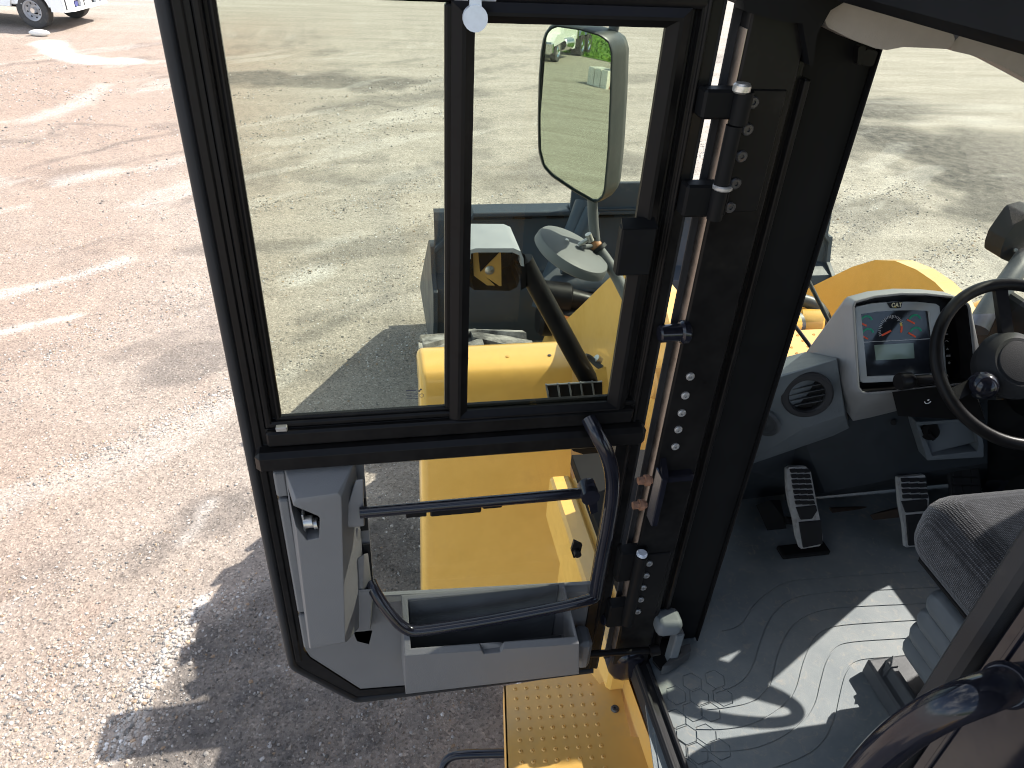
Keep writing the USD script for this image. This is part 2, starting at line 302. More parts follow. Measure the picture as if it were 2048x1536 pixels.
# ------------------------------------------------------------------ the yard: one sheet to the horizon, finer where it is near
def axis_grid(lo, hi, step, far):
    core = np.arange(lo, hi + step / 2, step); g = np.cumsum(step * 1.35 ** np.arange(1, 40)); g = g[g < far]
    return np.concatenate([lo - g[::-1], core, hi + g])
GX, GY = axis_grid(-9.5, 8.0, .055, 420), axis_grid(0.3, 17.0, .055, 420)
gx, gy = np.meshgrid(GX, GY)
P3 = np.stack([gx, gy, 0 * gx], -1)
near = np.clip(1 - (np.maximum(np.abs(gx + .5) - 9, 0) + np.maximum(np.abs(gy - 8) - 9, 0)) / 6, 0, 1)
gz = (meshkit.fbm(P3 * 1.3, 3, 3) - .5) * .05 + (meshkit.fbm(P3 * 7.0, 3, 9) - .5) * .022
def lines_px(pts): return np.array([at(*p, z=0)[:2] for p in pts])
def near_line(pts, w, soft=.5):
    """1 within w of the polyline (metres on the ground), fading out"""
    p = lines_px(pts); best = np.full(gx.shape, 1e9)
    for a, b in zip(p[:-1], p[1:]):
        ab = b - a; t = np.clip(((gx - a[0]) * ab[0] + (gy - a[1]) * ab[1]) / max(ab @ ab, 1e-9), 0, 1)
        best = np.minimum(best, np.hypot(gx - a[0] - t * ab[0], gy - a[1] - t * ab[1]))
    wob = 1 + .7 * (meshkit.fbm(P3 * 2.2, 3, 21) - .5)
    return np.clip((w * wob - best) / (w * soft) , 0, 1)
def spot(px, py, rx, ry, ang=0.0, soft=.6, seed=1):
    c = at(px, py, z=0); ca, sa = math.cos(ang), math.sin(ang); u = (gx - c[0]) * ca + (gy - c[1]) * sa; v = -(gx - c[0]) * sa + (gy - c[1]) * ca
    d = np.hypot(u / rx, v / ry) + 1.3 * (meshkit.fbm(P3 * 1.7, 4, seed) - .5)
    return np.clip((1 - d) / (soft * .6), 0, 1)
dark, white, red = np.zeros_like(gx), np.zeros_like(gx), np.zeros_like(gx)
rotp = np.stack([gx * .80 + gy * .60, -gx * .60 + gy * .80, 0 * gx], -1)
streak = meshkit.fbm(rotp * [.42, 2.0, 1], 5, 31); fine = meshkit.fbm(P3 * 3.1, 4, 44)
dark += np.clip((streak - .60) * 4, 0, .38) * np.clip((fine - .36) * 4, 0, 1)
white += np.clip((meshkit.fbm(rotp * [.5, 2.6, 1], 5, 77) - .64) * 3, 0, .14)
red += np.clip((meshkit.fbm(P3 * .16, 3, 12) - .46) * 2, 0, .22) * np.clip((1.5 - gx) / 5, 0, 1)
red += np.clip((-.3 - gx) / 2.5, 0, 1) * (.62 + .5 * (meshkit.fbm(P3 * .8, 4, 18) - .5)) + .25 * np.clip((6.5 - gy) / 4, 0, 1) * np.clip((.9 - gx) / 1.2, 0, 1)
for args, k in (((600, 158, 2.3, .85, -.1), .75), ((690, 165, 1.6, .5, .15), .6), ((860, 190, 1.4, .5, .35), .6), ((1150, 330, 1.6, .7, .5), .5), ((800, 480, 1.0, .35, .5), .5), ((640, 740, .4, .22, .3), .4),
                ((1765, 215, 2.0, 1.0, -.1), 1), ((1930, 290, 2.6, 1.2, -.2), 1), ((1760, 290, 1.4, .8, .2), .7), ((2040, 340, 2.0, 1.1, .3), .95), ((1980, 400, 1.3, .5, .5), .85), ((1740, 420, 1.2, .4, .3), .5),
                ((390, 725, .55, .3, .7), .55), ((330, 1080, .35, .16, .6), .5), ((450, 1020, .30, .2, .4), .55), ((290, 1130, .2, .1, .5), .4), ((1240, 160, 1.2, .4, .3), .4),
                ((470, 1330, .42, .5, .5), .85), ((560, 1480, .62, .5, .2), .9), ((400, 1480, .36, .28, .3), .8), ((880, 1450, .9, .6, 0), .7), ((540, 1200, .25, .2, .5), .7), ((780, 1120, .3, .35, 0), .8), ((790, 905, .3, .12, 0), .5)):  # this row darkens soil and the machine's ground shadow together
    dark = np.maximum(dark, k * spot(*args, seed=int(args[0]) % 50))
for pts, w, k in (([(95, 85), (112, 104), (150, 116), (195, 122), (262, 122)], .36, .95), ([(60, 240), (160, 205), (205, 170)], .25, .22), ([(0, 590), (150, 550), (250, 520)], .12, .3), ([(0, 665), (70, 648)], .08, .4), ([(95, 643), (155, 628)], .06, .5),
                  ([(130, 360), (220, 340)], .25, .25), ([(240, 1510), (275, 1420), (340, 1310), (400, 1200)], .045, .6), ([(1930, 170), (2040, 150)], .5, .5), ([(1950, 250), (1985, 215)], .4, .5), ([(420, 1000), (370, 1080)], .05, .25), ([(590, 560), (640, 540)], .2, .4)):
    white = np.maximum(white, k * near_line(pts, w, .8))
for pts, w, k in (([(80, 1420), (125, 1310), (185, 1210)], .075, .85), ([(345, 900), (380, 830), (412, 760)], .07, .6), ([(30, 300), (200, 292), (385, 240)], .16, .35), ([(0, 390), (200, 330), (385, 305)], .2, .3), ([(655, 0), (680, 60), (380, 125)], .5, .35), ([(752, 1536), (900, 1480), (1000, 1420)], .35, .8), ([(900, 1536), (1000, 1536)], .3, .8)):
    red = np.maximum(red, k * near_line(pts, w, .35))
for pts, w, k in (([(60, 292), (130, 246), (390, 262)], .07, .5), ([(20, 345), (240, 285), (390, 258)], .10, .5), ([(0, 395), (260, 318), (400, 295)], .10, .45), ([(500, 1010), (430, 1075), (380, 1090)], .05, .4), ([(860, 190), (800, 215), (740, 205), (640, 220)], .35, .6), ([(870, 330), (760, 370), (690, 360)], .28, .55), ([(890, 445), (790, 480), (380, 500)], .2, .5), ([(880, 560), (760, 600), (600, 680)], .12, .45), ([(690, 610), (600, 640)], .12, .5), ([(1090, 480), (960, 330), (960, 240)], .3, .4),
                  ([(2048, 440), (1900, 395), (1780, 330)], .22, .55), ([(2048, 480), (1880, 430), (1760, 400)], .15, .5), ([(790, 770), (790, 600), (760, 380), (745, 215)], .25, .22), ([(670, 20), (380, 150)], .12, .25)):
    dark = np.maximum(dark, k * near_line(pts, w, .8) * np.clip((fine - .25) * 4, 0, 1))
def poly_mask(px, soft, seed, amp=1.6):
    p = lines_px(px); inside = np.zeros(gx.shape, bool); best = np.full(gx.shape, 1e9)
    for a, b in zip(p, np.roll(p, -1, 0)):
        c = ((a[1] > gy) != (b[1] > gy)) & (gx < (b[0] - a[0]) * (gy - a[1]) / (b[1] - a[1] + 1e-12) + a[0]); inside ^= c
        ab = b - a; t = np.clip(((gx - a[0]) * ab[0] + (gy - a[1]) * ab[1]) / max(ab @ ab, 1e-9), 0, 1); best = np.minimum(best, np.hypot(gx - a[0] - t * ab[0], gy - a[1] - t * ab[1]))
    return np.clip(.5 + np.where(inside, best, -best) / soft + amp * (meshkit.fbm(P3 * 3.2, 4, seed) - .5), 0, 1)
soil_shade = poly_mask([(292, 1560), (322, 1440), (385, 1335), (440, 1250), (520, 1165), (600, 1100), (800, 1050), (900, 1250), (1010, 1350), (1020, 1560)], .16, 8)  # dark soil, with the cab's ground shadow painted into the same patch
dark = np.maximum(dark, soil_shade * (.60 + .9 * (meshkit.fbm(P3 * 3.4, 5, 61) - .5))); red = np.maximum(red * (1 - .5 * soil_shade), .35 * soil_shade); white *= 1 - soil_shade
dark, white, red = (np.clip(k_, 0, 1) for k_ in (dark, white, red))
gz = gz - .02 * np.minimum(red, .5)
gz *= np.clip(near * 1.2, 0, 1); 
nx_, ny_ = len(GX), len(GY); ii = np.arange(nx_ * ny_).reshape(ny_, nx_)
gf = np.stack([ii[:-1, :-1], ii[:-1, 1:], ii[1:, 1:], ii[1:, :-1]], -1).reshape(-1, 4)
gpath = '/World/ground'
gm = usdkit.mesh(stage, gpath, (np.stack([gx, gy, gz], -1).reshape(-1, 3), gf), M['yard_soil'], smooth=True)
UsdGeom.PrimvarsAPI(gm).CreatePrimvar('stain_shade', Sdf.ValueTypeNames.Color3fArray, 'vertex').Set(Vt.Vec3fArray.FromNumpy(np.stack([dark * near, white * near, red * near], -1).reshape(-1, 3).astype(np.float32)))
gm.GetPrim().SetCustomDataByKey('kind', 'structure')
from scipy.interpolate import RegularGridInterpolator
GH = RegularGridInterpolator((GY, GX), gz, bounds_error=False, fill_value=0.0); GW = RegularGridInterpolator((GY, GX), np.clip((meshkit.fbm(rotp * [.5, 2.0, 1], 4, 5) - .47) * 5, .05, 1) * near * np.clip(1.05 - .75 * dark, .06, 1), bounds_error=False, fill_value=0.0)
# loose chips lying on the yard, thick along the windrows
def chips(n, x0, x1, y0, y1, smin, smax, seed):
    r = np.random.default_rng(seed); x, y = r.uniform(x0, x1, n * 4), r.uniform(y0, y1, n * 4); keep = r.uniform(0, 1, n * 4) < GW(np.stack([y, x], -1)); x, y = x[keep][:n], y[keep][:n]; n = len(x)
    ico = trimesh.creation.icosahedron(); bv = np.asarray(ico.vertices); bf = np.asarray(ico.faces)
    s = smin + (smax - smin) * r.uniform(0, 1, n) ** 3.5
    sc = s[:, None] * r.uniform(.55, 1.25, (n, 3)) * [1, 1, .7]; jit = 1 + r.uniform(-.28, .28, (n, 12, 1)); a = r.uniform(0, 6.28, n)
    v = bv[None] * jit * sc[:, None]; c, s_ = np.cos(a)[:, None], np.sin(a)[:, None]
    v = np.stack([v[..., 0] * c - v[..., 1] * s_, v[..., 0] * s_ + v[..., 1] * c, v[..., 2]], -1)
    v += np.stack([x, y, GH(np.stack([y, x], -1)) + .25 * sc[:, 2]], -1)[:, None]
    return v.reshape(-1, 3), (bf[None] + 12 * np.arange(n)[:, None, None]).reshape(-1, 3)
gv, gfc = [], []; base = 0
for args in ((42000, -2.6, 1.4, .6, 5.5, .002, .011, 1), (30000, -5.5, 2.5, 3.0, 10.0, .003, .012, 2), (9000, 2.0, 7.5, 4.0, 11.0, .005, .016, 3), (6000, -9, 2, 8, 16, .007, .02, 4)):
    v, f = chips(*args); gv.append(v); gfc.append(f + base); base += len(v)
pb = np.array([at(*p, z=0)[:2] for p in [(240, 1510), (262, 1430), (300, 1360), (345, 1300), (390, 1215)]])
r = np.random.default_rng(11); k = r.uniform(0, 3.999, 380); i = k.astype(int); q = pb[i] * (1 - (k - i))[:, None] + pb[i + 1] * (k - i)[:, None] + r.normal(0, .035, (380, 2))
ico = trimesh.creation.icosahedron(); bv = np.asarray(ico.vertices)
v = (bv[None] * (1 + r.uniform(-.25, .25, (380, 12, 1))) * (r.uniform(.005, .014, (380, 1, 1)) * [1, 1, .7])) + np.stack([q[:, 0], q[:, 1], GH(q[:, ::-1]) + .003], -1)[:, None]
gv.append(v.reshape(-1, 3)); gfc.append((np.asarray(ico.faces)[None] + 12 * np.arange(380)[:, None, None]).reshape(-1, 3) + base)
ch = usdkit.mesh(stage, '/World/gravel', (np.vstack(gv), np.vstack(gfc)), M['stone_chips'])
nst = base // 12 + 380; tr_ = np.random.default_rng(3); pick_ = tr_.uniform(0, 1, (nst, 1)); tone = np.where(pick_ < .45, [.44, .385, .33], np.where(pick_ < .68, [.54, .50, .45], np.where(pick_ < .80, [.70, .67, .63], np.where(pick_ < .94, [.24, .225, .205], [.52, .38, .26])))) * tr_.uniform(.62, 1.0, (nst, 1))
cen = np.vstack(gv).reshape(-1, 12, 3).mean(1); WM = RegularGridInterpolator((GY, GX), soil_shade, bounds_error=False, fill_value=0.0); tone = tone * (1 - .5 * WM(cen[:, [1, 0]]))[:, None]  # chips darkened over the painted soil and shadow patch
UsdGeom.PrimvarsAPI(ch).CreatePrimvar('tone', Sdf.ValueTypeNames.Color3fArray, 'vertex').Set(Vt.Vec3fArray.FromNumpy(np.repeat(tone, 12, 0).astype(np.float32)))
ch.GetPrim().SetCustomDataByKey('kind', 'stuff'); ch.GetPrim().SetCustomDataByKey('label', 'loose pale stone chips strewn over the yard'); ch.GetPrim().SetCustomDataByKey('category', 'gravel')
# ------------------------------------------------------------------ the wheel loader
L = thing('wheel_loader', 'yellow wheel loader with black cab, its glazed cab door standing open', 'wheel loader', (1.7, 1.6, 0))
def D(px, py, dy=0.0): return at(px, py, y=1.1 + dy)

# --- door
frame = Polygon([(-.238, 3.26), (-.238, 1.765), (-.222, 1.737), (-.108, 1.600), (.0, 1.592), (.506, 1.592), (.506, 3.26)],
                [[(-.214, 2.453), (.476, 2.453), (.476, 3.20), (-.214, 3.20)], [(-.214, 2.371), (-.214, 1.806), (-.204, 1.776), (-.099, 1.624), (.0, 1.617), (.458, 1.607), (.458, 2.371)]])
door = obj('door', cat(DOOR.ext(frame, -.02, 0.0), bx(-.236, .505, 1.068, 1.118, 2.372, 2.4165, .009), bx(-.213, .478, 1.087, 1.118, 2.4185, 2.452, .004),
                       bx(.482, .488, 1.094, 1.12, 1.60, 3.25, .002), bx(-.2365, -.2225, 1.0965, 1.12, 1.77, 3.25, .002)), 'black_frame', L)
obj('seal', cat(tube([(-.247, 1.106, 3.27), (-.247, 1.106, 1.77), (-.243, 1.106, 1.745), (-.225, 1.106, 1.722), (-.118, 1.106, 1.592), (-.108, 1.106, 1.584), (-.09, 1.106, 1.582), (.50, 1.106, 1.582)], .0108, it=2),
                tube([(.5085, 1.108, 3.27), (.5085, 1.108, 1.585)], .0055, it=0, n=10)), 'black_rubber', door)
obj('window_channel', cat(ring_frame(-.2005, .478, 2.4665, 3.152, (.0125, .0125, .0125, .03), DOOR, -.014, .002, .003), ring_frame(-.1835, .46, 2.474, 3.150, (.0105, .01, .008, .02), DOOR, -.014, -.004, .003), ring_frame(-.190, .466, 2.468, 3.155, (.026, .012, .016, .045), DOOR, -.02, -.012, .002),
                          bx(.1095, .126, 1.098, 1.114, 2.474, 3.15, .003)), 'black_frame', door)
obj('sliding_sash', ring_frame(.1505, .4235, 2.4685, 3.1275, (.0325, .036, .0205, .026), DOOR, -.004, .016, .012), 'black_satin', door)
obj('window_pane', bx(-.184, .116, 1.106, 1.110, 2.473, 3.151, .0005), 'door_glass', door)
obj('window_pane', bx(.149, .425, 1.0985, 1.1025, 2.467, 3.129, .0005), 'door_glass', door)
obj('window_pane', bx(-.06, .459, 1.110, 1.114, 1.90, 2.374, .0005), 'low_glass', door)
obj('glass_mark', cat(*[DOOR.ext(sbox(.0395 + .001 * (i % 2), v, .0395 + w_, v + h_), -.0056, -.0052) for i, (v, w_, h_) in enumerate([(2.5145, .018, .0022), (2.509, .02, .0008), (2.505, .021, .0008), (2.501, .021, .0008), (2.497, .022, .0008)])],
                      *[DOOR.ext(Point(*c).buffer(.0019), -.0056, -.0052) for c in [(.0635, 2.5135), (.0665, 2.5165)]], DOOR.ext(Point(.0675, 2.503).buffer(.0042).difference(Point(.0675, 2.503).buffer(.0034)), -.0056, -.0052)), 'ink', door)
obj('channel_clip', bx(*sorted((D(553, 855)[0], D(575, 850)[0])), 1.088, 1.1, D(560, 856)[2], D(560, 848)[2], .001), 'worn_steel', door)
# sash latch: lever of bright metal on a bar at the head of the sash
tc_ = D(950, 36, -.03)
obj('sash_latch', cat(hull(*[tc_ + V(.0165 * math.cos(a) , h, .0165 * math.sin(a)) for a in np.linspace(0, 6.28, 20) for h in (-.006, .004)]), hull(*[tc_ + V(x, h, z) for x, z in ((-.008, .01), (.008, .01), (-.007, .04), (.007, .04)) for h in (-.004, .004)])), 'silver_tab', door)
obj('sash_latch_bar', cat(cyl(tc_ + V(-.026, .008, .026), tc_ + V(-.009, .008, .026), .007), cyl(tc_ + V(.009, .008, .026), tc_ + V(.028, .008, .026), .007)), 'silver_tab', door)
obj('catch_block', cat(bx(.392, .452, 1.066, 1.088, 2.752, 2.838, .003), hull((.392, 1.066, 2.837), (.452, 1.066, 2.837), (.396, 1.09, 2.846), (.452, 1.09, 2.846), (.396, 1.09, 2.80), (.452, 1.09, 2.80))), 'panel_black', door)
# grey moulded inner panel
trim = Polygon([(-.212, 2.366), (-.046, 2.366), (-.046, 1.967), (.447, 1.929), (.458, 1.929), (.457, 1.612), (.0, 1.620), (-.098, 1.628), (-.203, 1.778), (-.212, 1.81)])
obj('door_panel', cat(DOOR.ext(trim, -.012, -.002), hull((-.046, 1.103, 1.967), (.447, 1.103, 1.929), (-.046, 1.093, 1.955), (.447, 1.093, 1.915), (-.046, 1.106, 1.93), (.447, 1.106, 1.89), (-.046, 1.093, 1.935), (.447, 1.093, 1.895))), 'grey_plastic', door)
for p in [(777, 1358), (712, 943), (566, 990)]:
    q = D(*p, -.0); obj('panel_screw', lathe([(0, 0), (.0075, 0), (.0072, .002), (.005, .003), (.0045, .001), (0, .001)], q + V(0, .008, 0), (0, -1, 0), 14), 'black_matte', door)
body = hull((-.174, 1.03, 2.331), (-.088, 1.03, 2.338), (-.168, 1.032, 2.341), (-.094, 1.032, 2.347), (-.190, 1.088, 2.374), (-.060, 1.088, 2.376), (-.200, 1.094, 1.882), (-.066, 1.094, 1.905), (-.186, 1.03, 1.905), (-.113, 1.03, 1.915), (-.190, 1.036, 1.90), (-.110, 1.036, 1.906))
cut = hull(*[V(x, y, z) for x, z in ((-.186, 2.335), (-.152, 2.292), (-.134, 2.296), (-.131, 2.29), (-.137, 2.238), (-.16, 2.234), (-.182, 2.29)) for y in (1.0, 1.075)])
obj('latch_cover', tm(mf(body) - mf(cut)), 'grey_plastic', door, smooth=24)
obj('latch_recess', bx(-.185, -.13, 1.074, 1.078, 2.23, 2.335, .001), 'black_matte', door)
obj('latch_bolt', cat(cyl((-.163, 1.05, 2.262), (-.147, 1.05, 2.264), .012, n=16), cyl((-.146, 1.052, 2.255), (-.139, 1.052, 2.256), .011, n=16), bx(-.166, -.162, 1.045, 1.07, 2.24, 2.285, .001), bx(-.17, -.14, 1.055, 1.07, 2.24, 2.252, .001)), 'zinc', door)
obj('latch_flange', cat(bx(-.2115, -.188, 1.083, 1.098, 2.30, 2.362, .004), bx(-.211, -.190, 1.086, 1.10, 1.955, 2.29, .004), bx(-.211, -.192, 1.086, 1.10, 1.83, 1.945, .004)), 'grey_plastic', door)
obj('release_lever', hull(*[at(*p, y=1.045) for p in ((690, 1056), (728, 1052), (684, 1048))], *[at(*p, y=1.062) for p in ((705, 975), (726, 958), (712, 960), (729, 1050))], at(690, 1040, y=1.085), at(727, 960, y=1.09)), 'grey_plastic', door, smooth=50)
obj('panel_rib', hull(*[at(*p, y=1.07) for p in ((708, 1180), (745, 1178), (702, 1262), (740, 1260))], *[at(*p, y=1.092) for p in ((727, 1180), (746, 1180), (716, 1262), (742, 1255))]), 'grey_plastic', door)
obj('panel_rib', hull(*[at(*p, y=1.072) for p in ((712, 1118), (728, 1108), (700, 1178), (726, 1175))], *[at(*p, y=1.092) for p in ((736, 1106), (744, 1172), (705, 1225))]), 'grey_plastic', door)
obj('panel_rib', hull(*[at(*p, y=1.074) for p in ((697, 1060), (716, 1056), (706, 1150))], *[at(*p, y=1.092) for p in ((722, 1058), (722, 1100), (700, 1200))]), 'grey_plastic', door)
obj('panel_slot', bx(-.065, -.047, 1.094, 1.097, 2.18, 2.27, .001), 'black_matte', door)
obj('panel_slot', bx(-.062, -.046, 1.094, 1.097, 2.04, 2.14, .001), 'black_matte', door)
obj('panel_slot', cat(DOOR.ext(Polygon([DOOR.uv(*p) for p in ((707, 1266), (745, 1262), (738, 1290), (714, 1284))]), -.004, -.002)), 'black_matte', door)
# pull bar, grab handle
obj('pull_bar', cat(cyl((-.058, 1.04, 2.285), (.392, 1.04, 2.2875), .0112, n=18), hull(*[V(x, y, z) for x, z in ((.384, 2.312), (.398, 2.318), (.405, 2.29), (.416, 2.235), (.402, 2.228), (.39, 2.27)) for y in (1.036, 1.048)]), cyl((.391, 1.022, 2.289), (.391, 1.06, 2.289), .019, n=16)), 'black_gloss', door)
obj('bar_tab', cat(bx(.028, .068, 1.036, 1.042, 2.262, 2.28, .002), bx(.075, .175, 1.036, 1.042, 2.2595, 2.28, .003), bx(.178, .216, 1.036, 1.042, 2.2685, 2.28, .002)), 'black_satin', door)
obj('grab_handle', tube([(.382, 1.075, 2.447), (.392, 1.045, 2.432), (.414, 1.03, 2.395), (.434, 1.03, 2.33), (.4425, 1.034, 2.24), (.4425, 1.04, 2.05), (.4435, 1.04, 1.965)], .0148, n=18), 'black_gloss', door)
obj('grab_handle', tube([(.447, 1.042, 1.968), (.432, 1.03, 1.962), (.23, 1.03, 1.934), (.06, 1.03, 1.922), (.018, 1.032, 1.924), (-.02, 1.05, 1.978), (-.045, 1.075, 2.018), (-.052, 1.092, 2.028)], .0128, n=18), 'black_gloss', door)
obj('handle_bracket', cat(hull(*[V(x, y, z) for x, z in ((.392, 2.10), (.412, 2.085), (.41, 2.05), (.396, 2.045), (.388, 2.07)) for y in (1.085, 1.092)]), cyl((.40, 1.07, 2.07), (.40, 1.09, 2.07), .008)), 'black_satin', door)
# map pocket
def prism_x(poly, x0, x1): return hull(*[V(x, *p) for p in poly for x in (x0, x1)])
outer = hull(*[V(x, y, z) for x, y, z in ((.012, 1.093, 1.972), (.385, 1.093, 1.955), (.012, .99, 1.897), (.402, .985, 1.872), (.005, 1.093, 1.745), (.422, 1.093, 1.725), (.010, .998, 1.744), (.418, .994, 1.742))])
inner = hull(*[V(x, y, z) for x, y, z in ((.026, 1.085, 2.05), (.372, 1.085, 2.05), (.026, 1.0, 1.98), (.390, .996, 1.98), (.024, 1.085, 1.775), (.398, 1.085, 1.775), (.026, 1.005, 1.772), (.398, 1.001, 1.772))])
notch = hull(*[V(x, y, z) for x, z in ((.165, 1.92), (.245, 1.92), (.185, 1.872), (.222, 1.872)) for y in (.96, 1.0)])
obj('door_pocket', tm(mf(outer) - mf(inner) - mf(notch)), 'grey_plastic', door, smooth=24)
obj('pocket_lining', cat(bx(.028, .37, 1.0825, 1.0845, 1.776, 1.962, .001), bx(.028, .392, 1.004, 1.083, 1.774, 1.777, .001)), 'dark_plastic', door)
obj('pocket_wing', bx(.424, .458, 1.03, 1.093, 1.70, 1.80, .01), 'grey_plastic', door)
obj('panel_screw', cyl(D(967, 1204, 0) + V(0, -.006, 0), D(967, 1204, 0) + V(0, -.014, 0), .009, n=14), 'black_matte', door)

# --- left front pillar with hinges
pil = obj('front_pillar', cat(PZ(1.62).ext(Polygon([(.546, 1.089), (.549, 1.086), (.637, 1.086), (.64, 1.089), (.64, 1.17), (.572, 1.17), (.546, 1.1195)]), 0, 1.62), bx(.64, .665, 1.112, 1.19, 1.60, 3.20, .004), bx(.662, .672, 1.098, 1.16, 1.60, 3.06, .002)), 'black_frame', L)
obj('pillar_panel', cat(bx(.672, .797, 1.14, 1.17, 1.61, 3.2, .004), bx(.7965, .80, 1.13, 1.175, 1.61, 3.2, .001)), 'panel_black', pil)
obj('pillar_strip', bx(.5445, .5458, 1.09, 1.1185, 1.66, 3.13, .0003), 'trim_metal', pil)
obj('pillar_seal', bx(.532, .5475, 1.1185, 1.1235, 1.60, 3.2, .0015), 'black_rubber', pil)
gus = PY(1.1); obj('gusset', cat(gus.ext(gus.poly([(1470, -40), (1470, 14), (1490, 22), (1545, 36), (1585, 40), (1600, 122), (1606, 124), (1614, 60), (1640, 14), (1680, -10), (1690, -40)]), .0, .03), bx(.515, .65, 1.085, 1.2, 3.16, 3.26, .012)), 'panel_black', pil)
for pts, m_, r_ in (([(1380, 752), (1370, 790), (1363, 825), (1356, 858), (1350, 892)], 'steel_bolt', .0085), ([(1505, 204), (1494, 258), (1482, 312), (1470, 366), (1459, 414)], 'black_bolt', .0095), ([(1298, 1126), (1292, 1150), (1286, 1174), (1281, 1198), (1275, 1222)], 'steel_bolt', .0085)):
    for p in pts: obj('bolt', bolt(at(*p, y=1.0825 if m_ == 'black_bolt' or p[1] > 1000 else 1.086), (0, -1, 0), r_, .005), m_, pil)
for p in [(1418, 752), (1408, 790), (1399, 825), (1391, 858), (1384, 892)]: obj('bolt', bolt(at(*p, y=1.111), (0, -1, 0), .006, .003), 'black_bolt', pil)
obj('hinge_plate', bx(.566, .628, 1.0825, 1.09, at(1500, 425, y=1.08)[2], at(1500, 180, y=1.08)[2], .002), 'black_satin', pil)
obj('hinge_plate', bx(.566, .628, 1.0825, 1.09, at(1290, 1235, y=1.08)[2], at(1290, 1112, y=1.08)[2], .002), 'black_satin', pil)
def zspan(x_px, y0, y1, y=1.08): return at(x_px, y1, y=y)[2], at(x_px, y0, y=y)[2]
z0, z1 = zspan(1450, 176, 236); obj('hinge', cat(bx(.490, .566, 1.068, 1.10, z0, z1, .004), cyl((.548, 1.062, z0 - .004), (.548, 1.062, z1), .014)), 'panel_black', pil)
obj('hinge_pin', cyl((.541, 1.060, z1 - .002), (.541, 1.060, z1 + .012), .0135, ch=.003, n=14), 'zinc', pil)
z0b, z1b = zspan(1395, 366, 430); obj('hinge', cat(bx(.490, .566, 1.068, 1.10, z0b, z1b, .004), cyl((.543, 1.062, z0b), (.543, 1.062, z0 - .006), .0125)), 'panel_black', pil)
obj('hinge_pin', cyl((.545, 1.06, z1b - .004), (.545, 1.06, z1b + .004), .016, ch=.002, n=14), 'steel_bolt', pil)
z0c, z1c = zspan(1260, 1098, 1155); obj('hinge', cat(bx(.500, .566, 1.068, 1.10, z0c, z1c, .004), cyl((.545, 1.06, z0c - .14), (.545, 1.06, z1c), .0145)), 'panel_black', pil)
obj('hinge_pin', cyl((.545, 1.06, z1c - .002), (.545, 1.06, z1c + .008), .0125, ch=.003, n=14), 'silver_tab', pil)
z0d, z1d = zspan(1215, 1208, 1245); obj('hinge', bx(.500, .566, 1.07, 1.10, z0d - .01, z1d, .004), 'panel_black', pil)
a_ = at(1318, 668, y=1.085); b_ = at(1365, 664, y=1.085); obj('door_stop', cat(cyl(a_, b_, .0165, ch=.003), cyl(b_ - V(.006, 0, 0), b_ + V(.012, 0, 0), .022, ch=.004)), 'black_gloss', pil)
a_ = at(1205, 1239, y=1.09); b_ = at(1245, 1241, y=1.09); obj('door_stop', cyl(a_, b_, .015, ch=.003), 'black_gloss', pil)
zk0, zk1 = zspan(1320, 938, 1032); obj('striker_bracket', cat(bx(.548, .562, 1.05, 1.10, zk0, zk1, .002), hull((.548, 1.05, zk1), (.562, 1.05, zk1), (.562, 1.08, zk1 + .03), (.55, 1.08, zk1 + .03), (.556, 1.09, zk1 - .02)), bx(.558, .628, 1.066, 1.09, zk1 - .030, zk1 - .012, .003)), 'black_gloss', pil)
for p in [(1289, 961), (1278, 1010)]:
    q = at(*p, y=1.07); obj('striker_bolt', cat(cyl(q + V(-.014, 0, 0), q + V(.016, 0, 0), .0085, n=6), cyl(q + V(.0, 0, 0), q + V(.01, 0, 0), .012, n=16)), 'rusty_bolt', pil)
obj('pillar_foot', cat(rbox((.592, 1.125, 1.60), (.096, .10, .13), .035), tube([(.618, 1.10, 1.575), (.632, 1.06, 1.55), (.636, 1.0, 1.535), (.634, .93, 1.53)], .018)), 'black_gloss', pil)

# --- sill, cab floor, roof, rear pillar
obj('door_sill', cat(bx(.600, .648, .02, 1.10, 1.555, 1.612, .004), bx(.604, .614, .02, 1.08, 1.611, 1.626, .003), bx(.634, .644, .02, 1.08, 1.611, 1.622, .003)), 'black_rubber', L)
obj('cab_floor', bx(.648, 2.10, -.62, 1.95, 1.55, 1.594, .002), 'black_matte', L)
obj('cab_base', cat(bx(.634, 2.06, -.4, 1.9, .95, 1.548, .02), bx(.56, .634, 1.12, 1.9, 1.35, 1.55, .01)), 'yellow_paint', L)
obj('sill_plate', hull(*[at(*p, x=.606) for p in ((1226, 1340), (1252, 1345), (1300, 1530), (1286, 1470))], *[at(*p, x=.61) for p in ((1226, 1340), (1252, 1345), (1300, 1530))], V(.606, .5, 1.40), V(.606, .5, 1.555), V(.606, 1.2, 1.30)), 'yellow_step', L)
obj('cab_roof', cat(bx(.57, 2.04, -.65, 1.36, 3.215, 3.36, .03), bx(.585, .66, -.65, 1.12, 3.185, 3.25, .012)), 'panel_black', L)
hp = PY(1.10)
obj('headliner', cat(hp.ext(hp.poly([(1600, -60), (1644, 38), (1650, 53), (1701, 78), (1746, 95), (1768, 98), (1800, 92), (1850, 94), (1885, 96), (1900, 92), (1909, 83), (1896, 62), (1800, 0), (1760, -60)], .010), -.05, .008),
                     hp.ext(hp.poly([(1906, 84), (1888, 98), (1955, 113), (1995, 128), (2048, 156), (2110, 190), (2200, 230), (2300, 300), (2400, 300), (2400, 60), (2100, 20), (1960, 20)], .008), -.05, .002)), 'headliner', L)
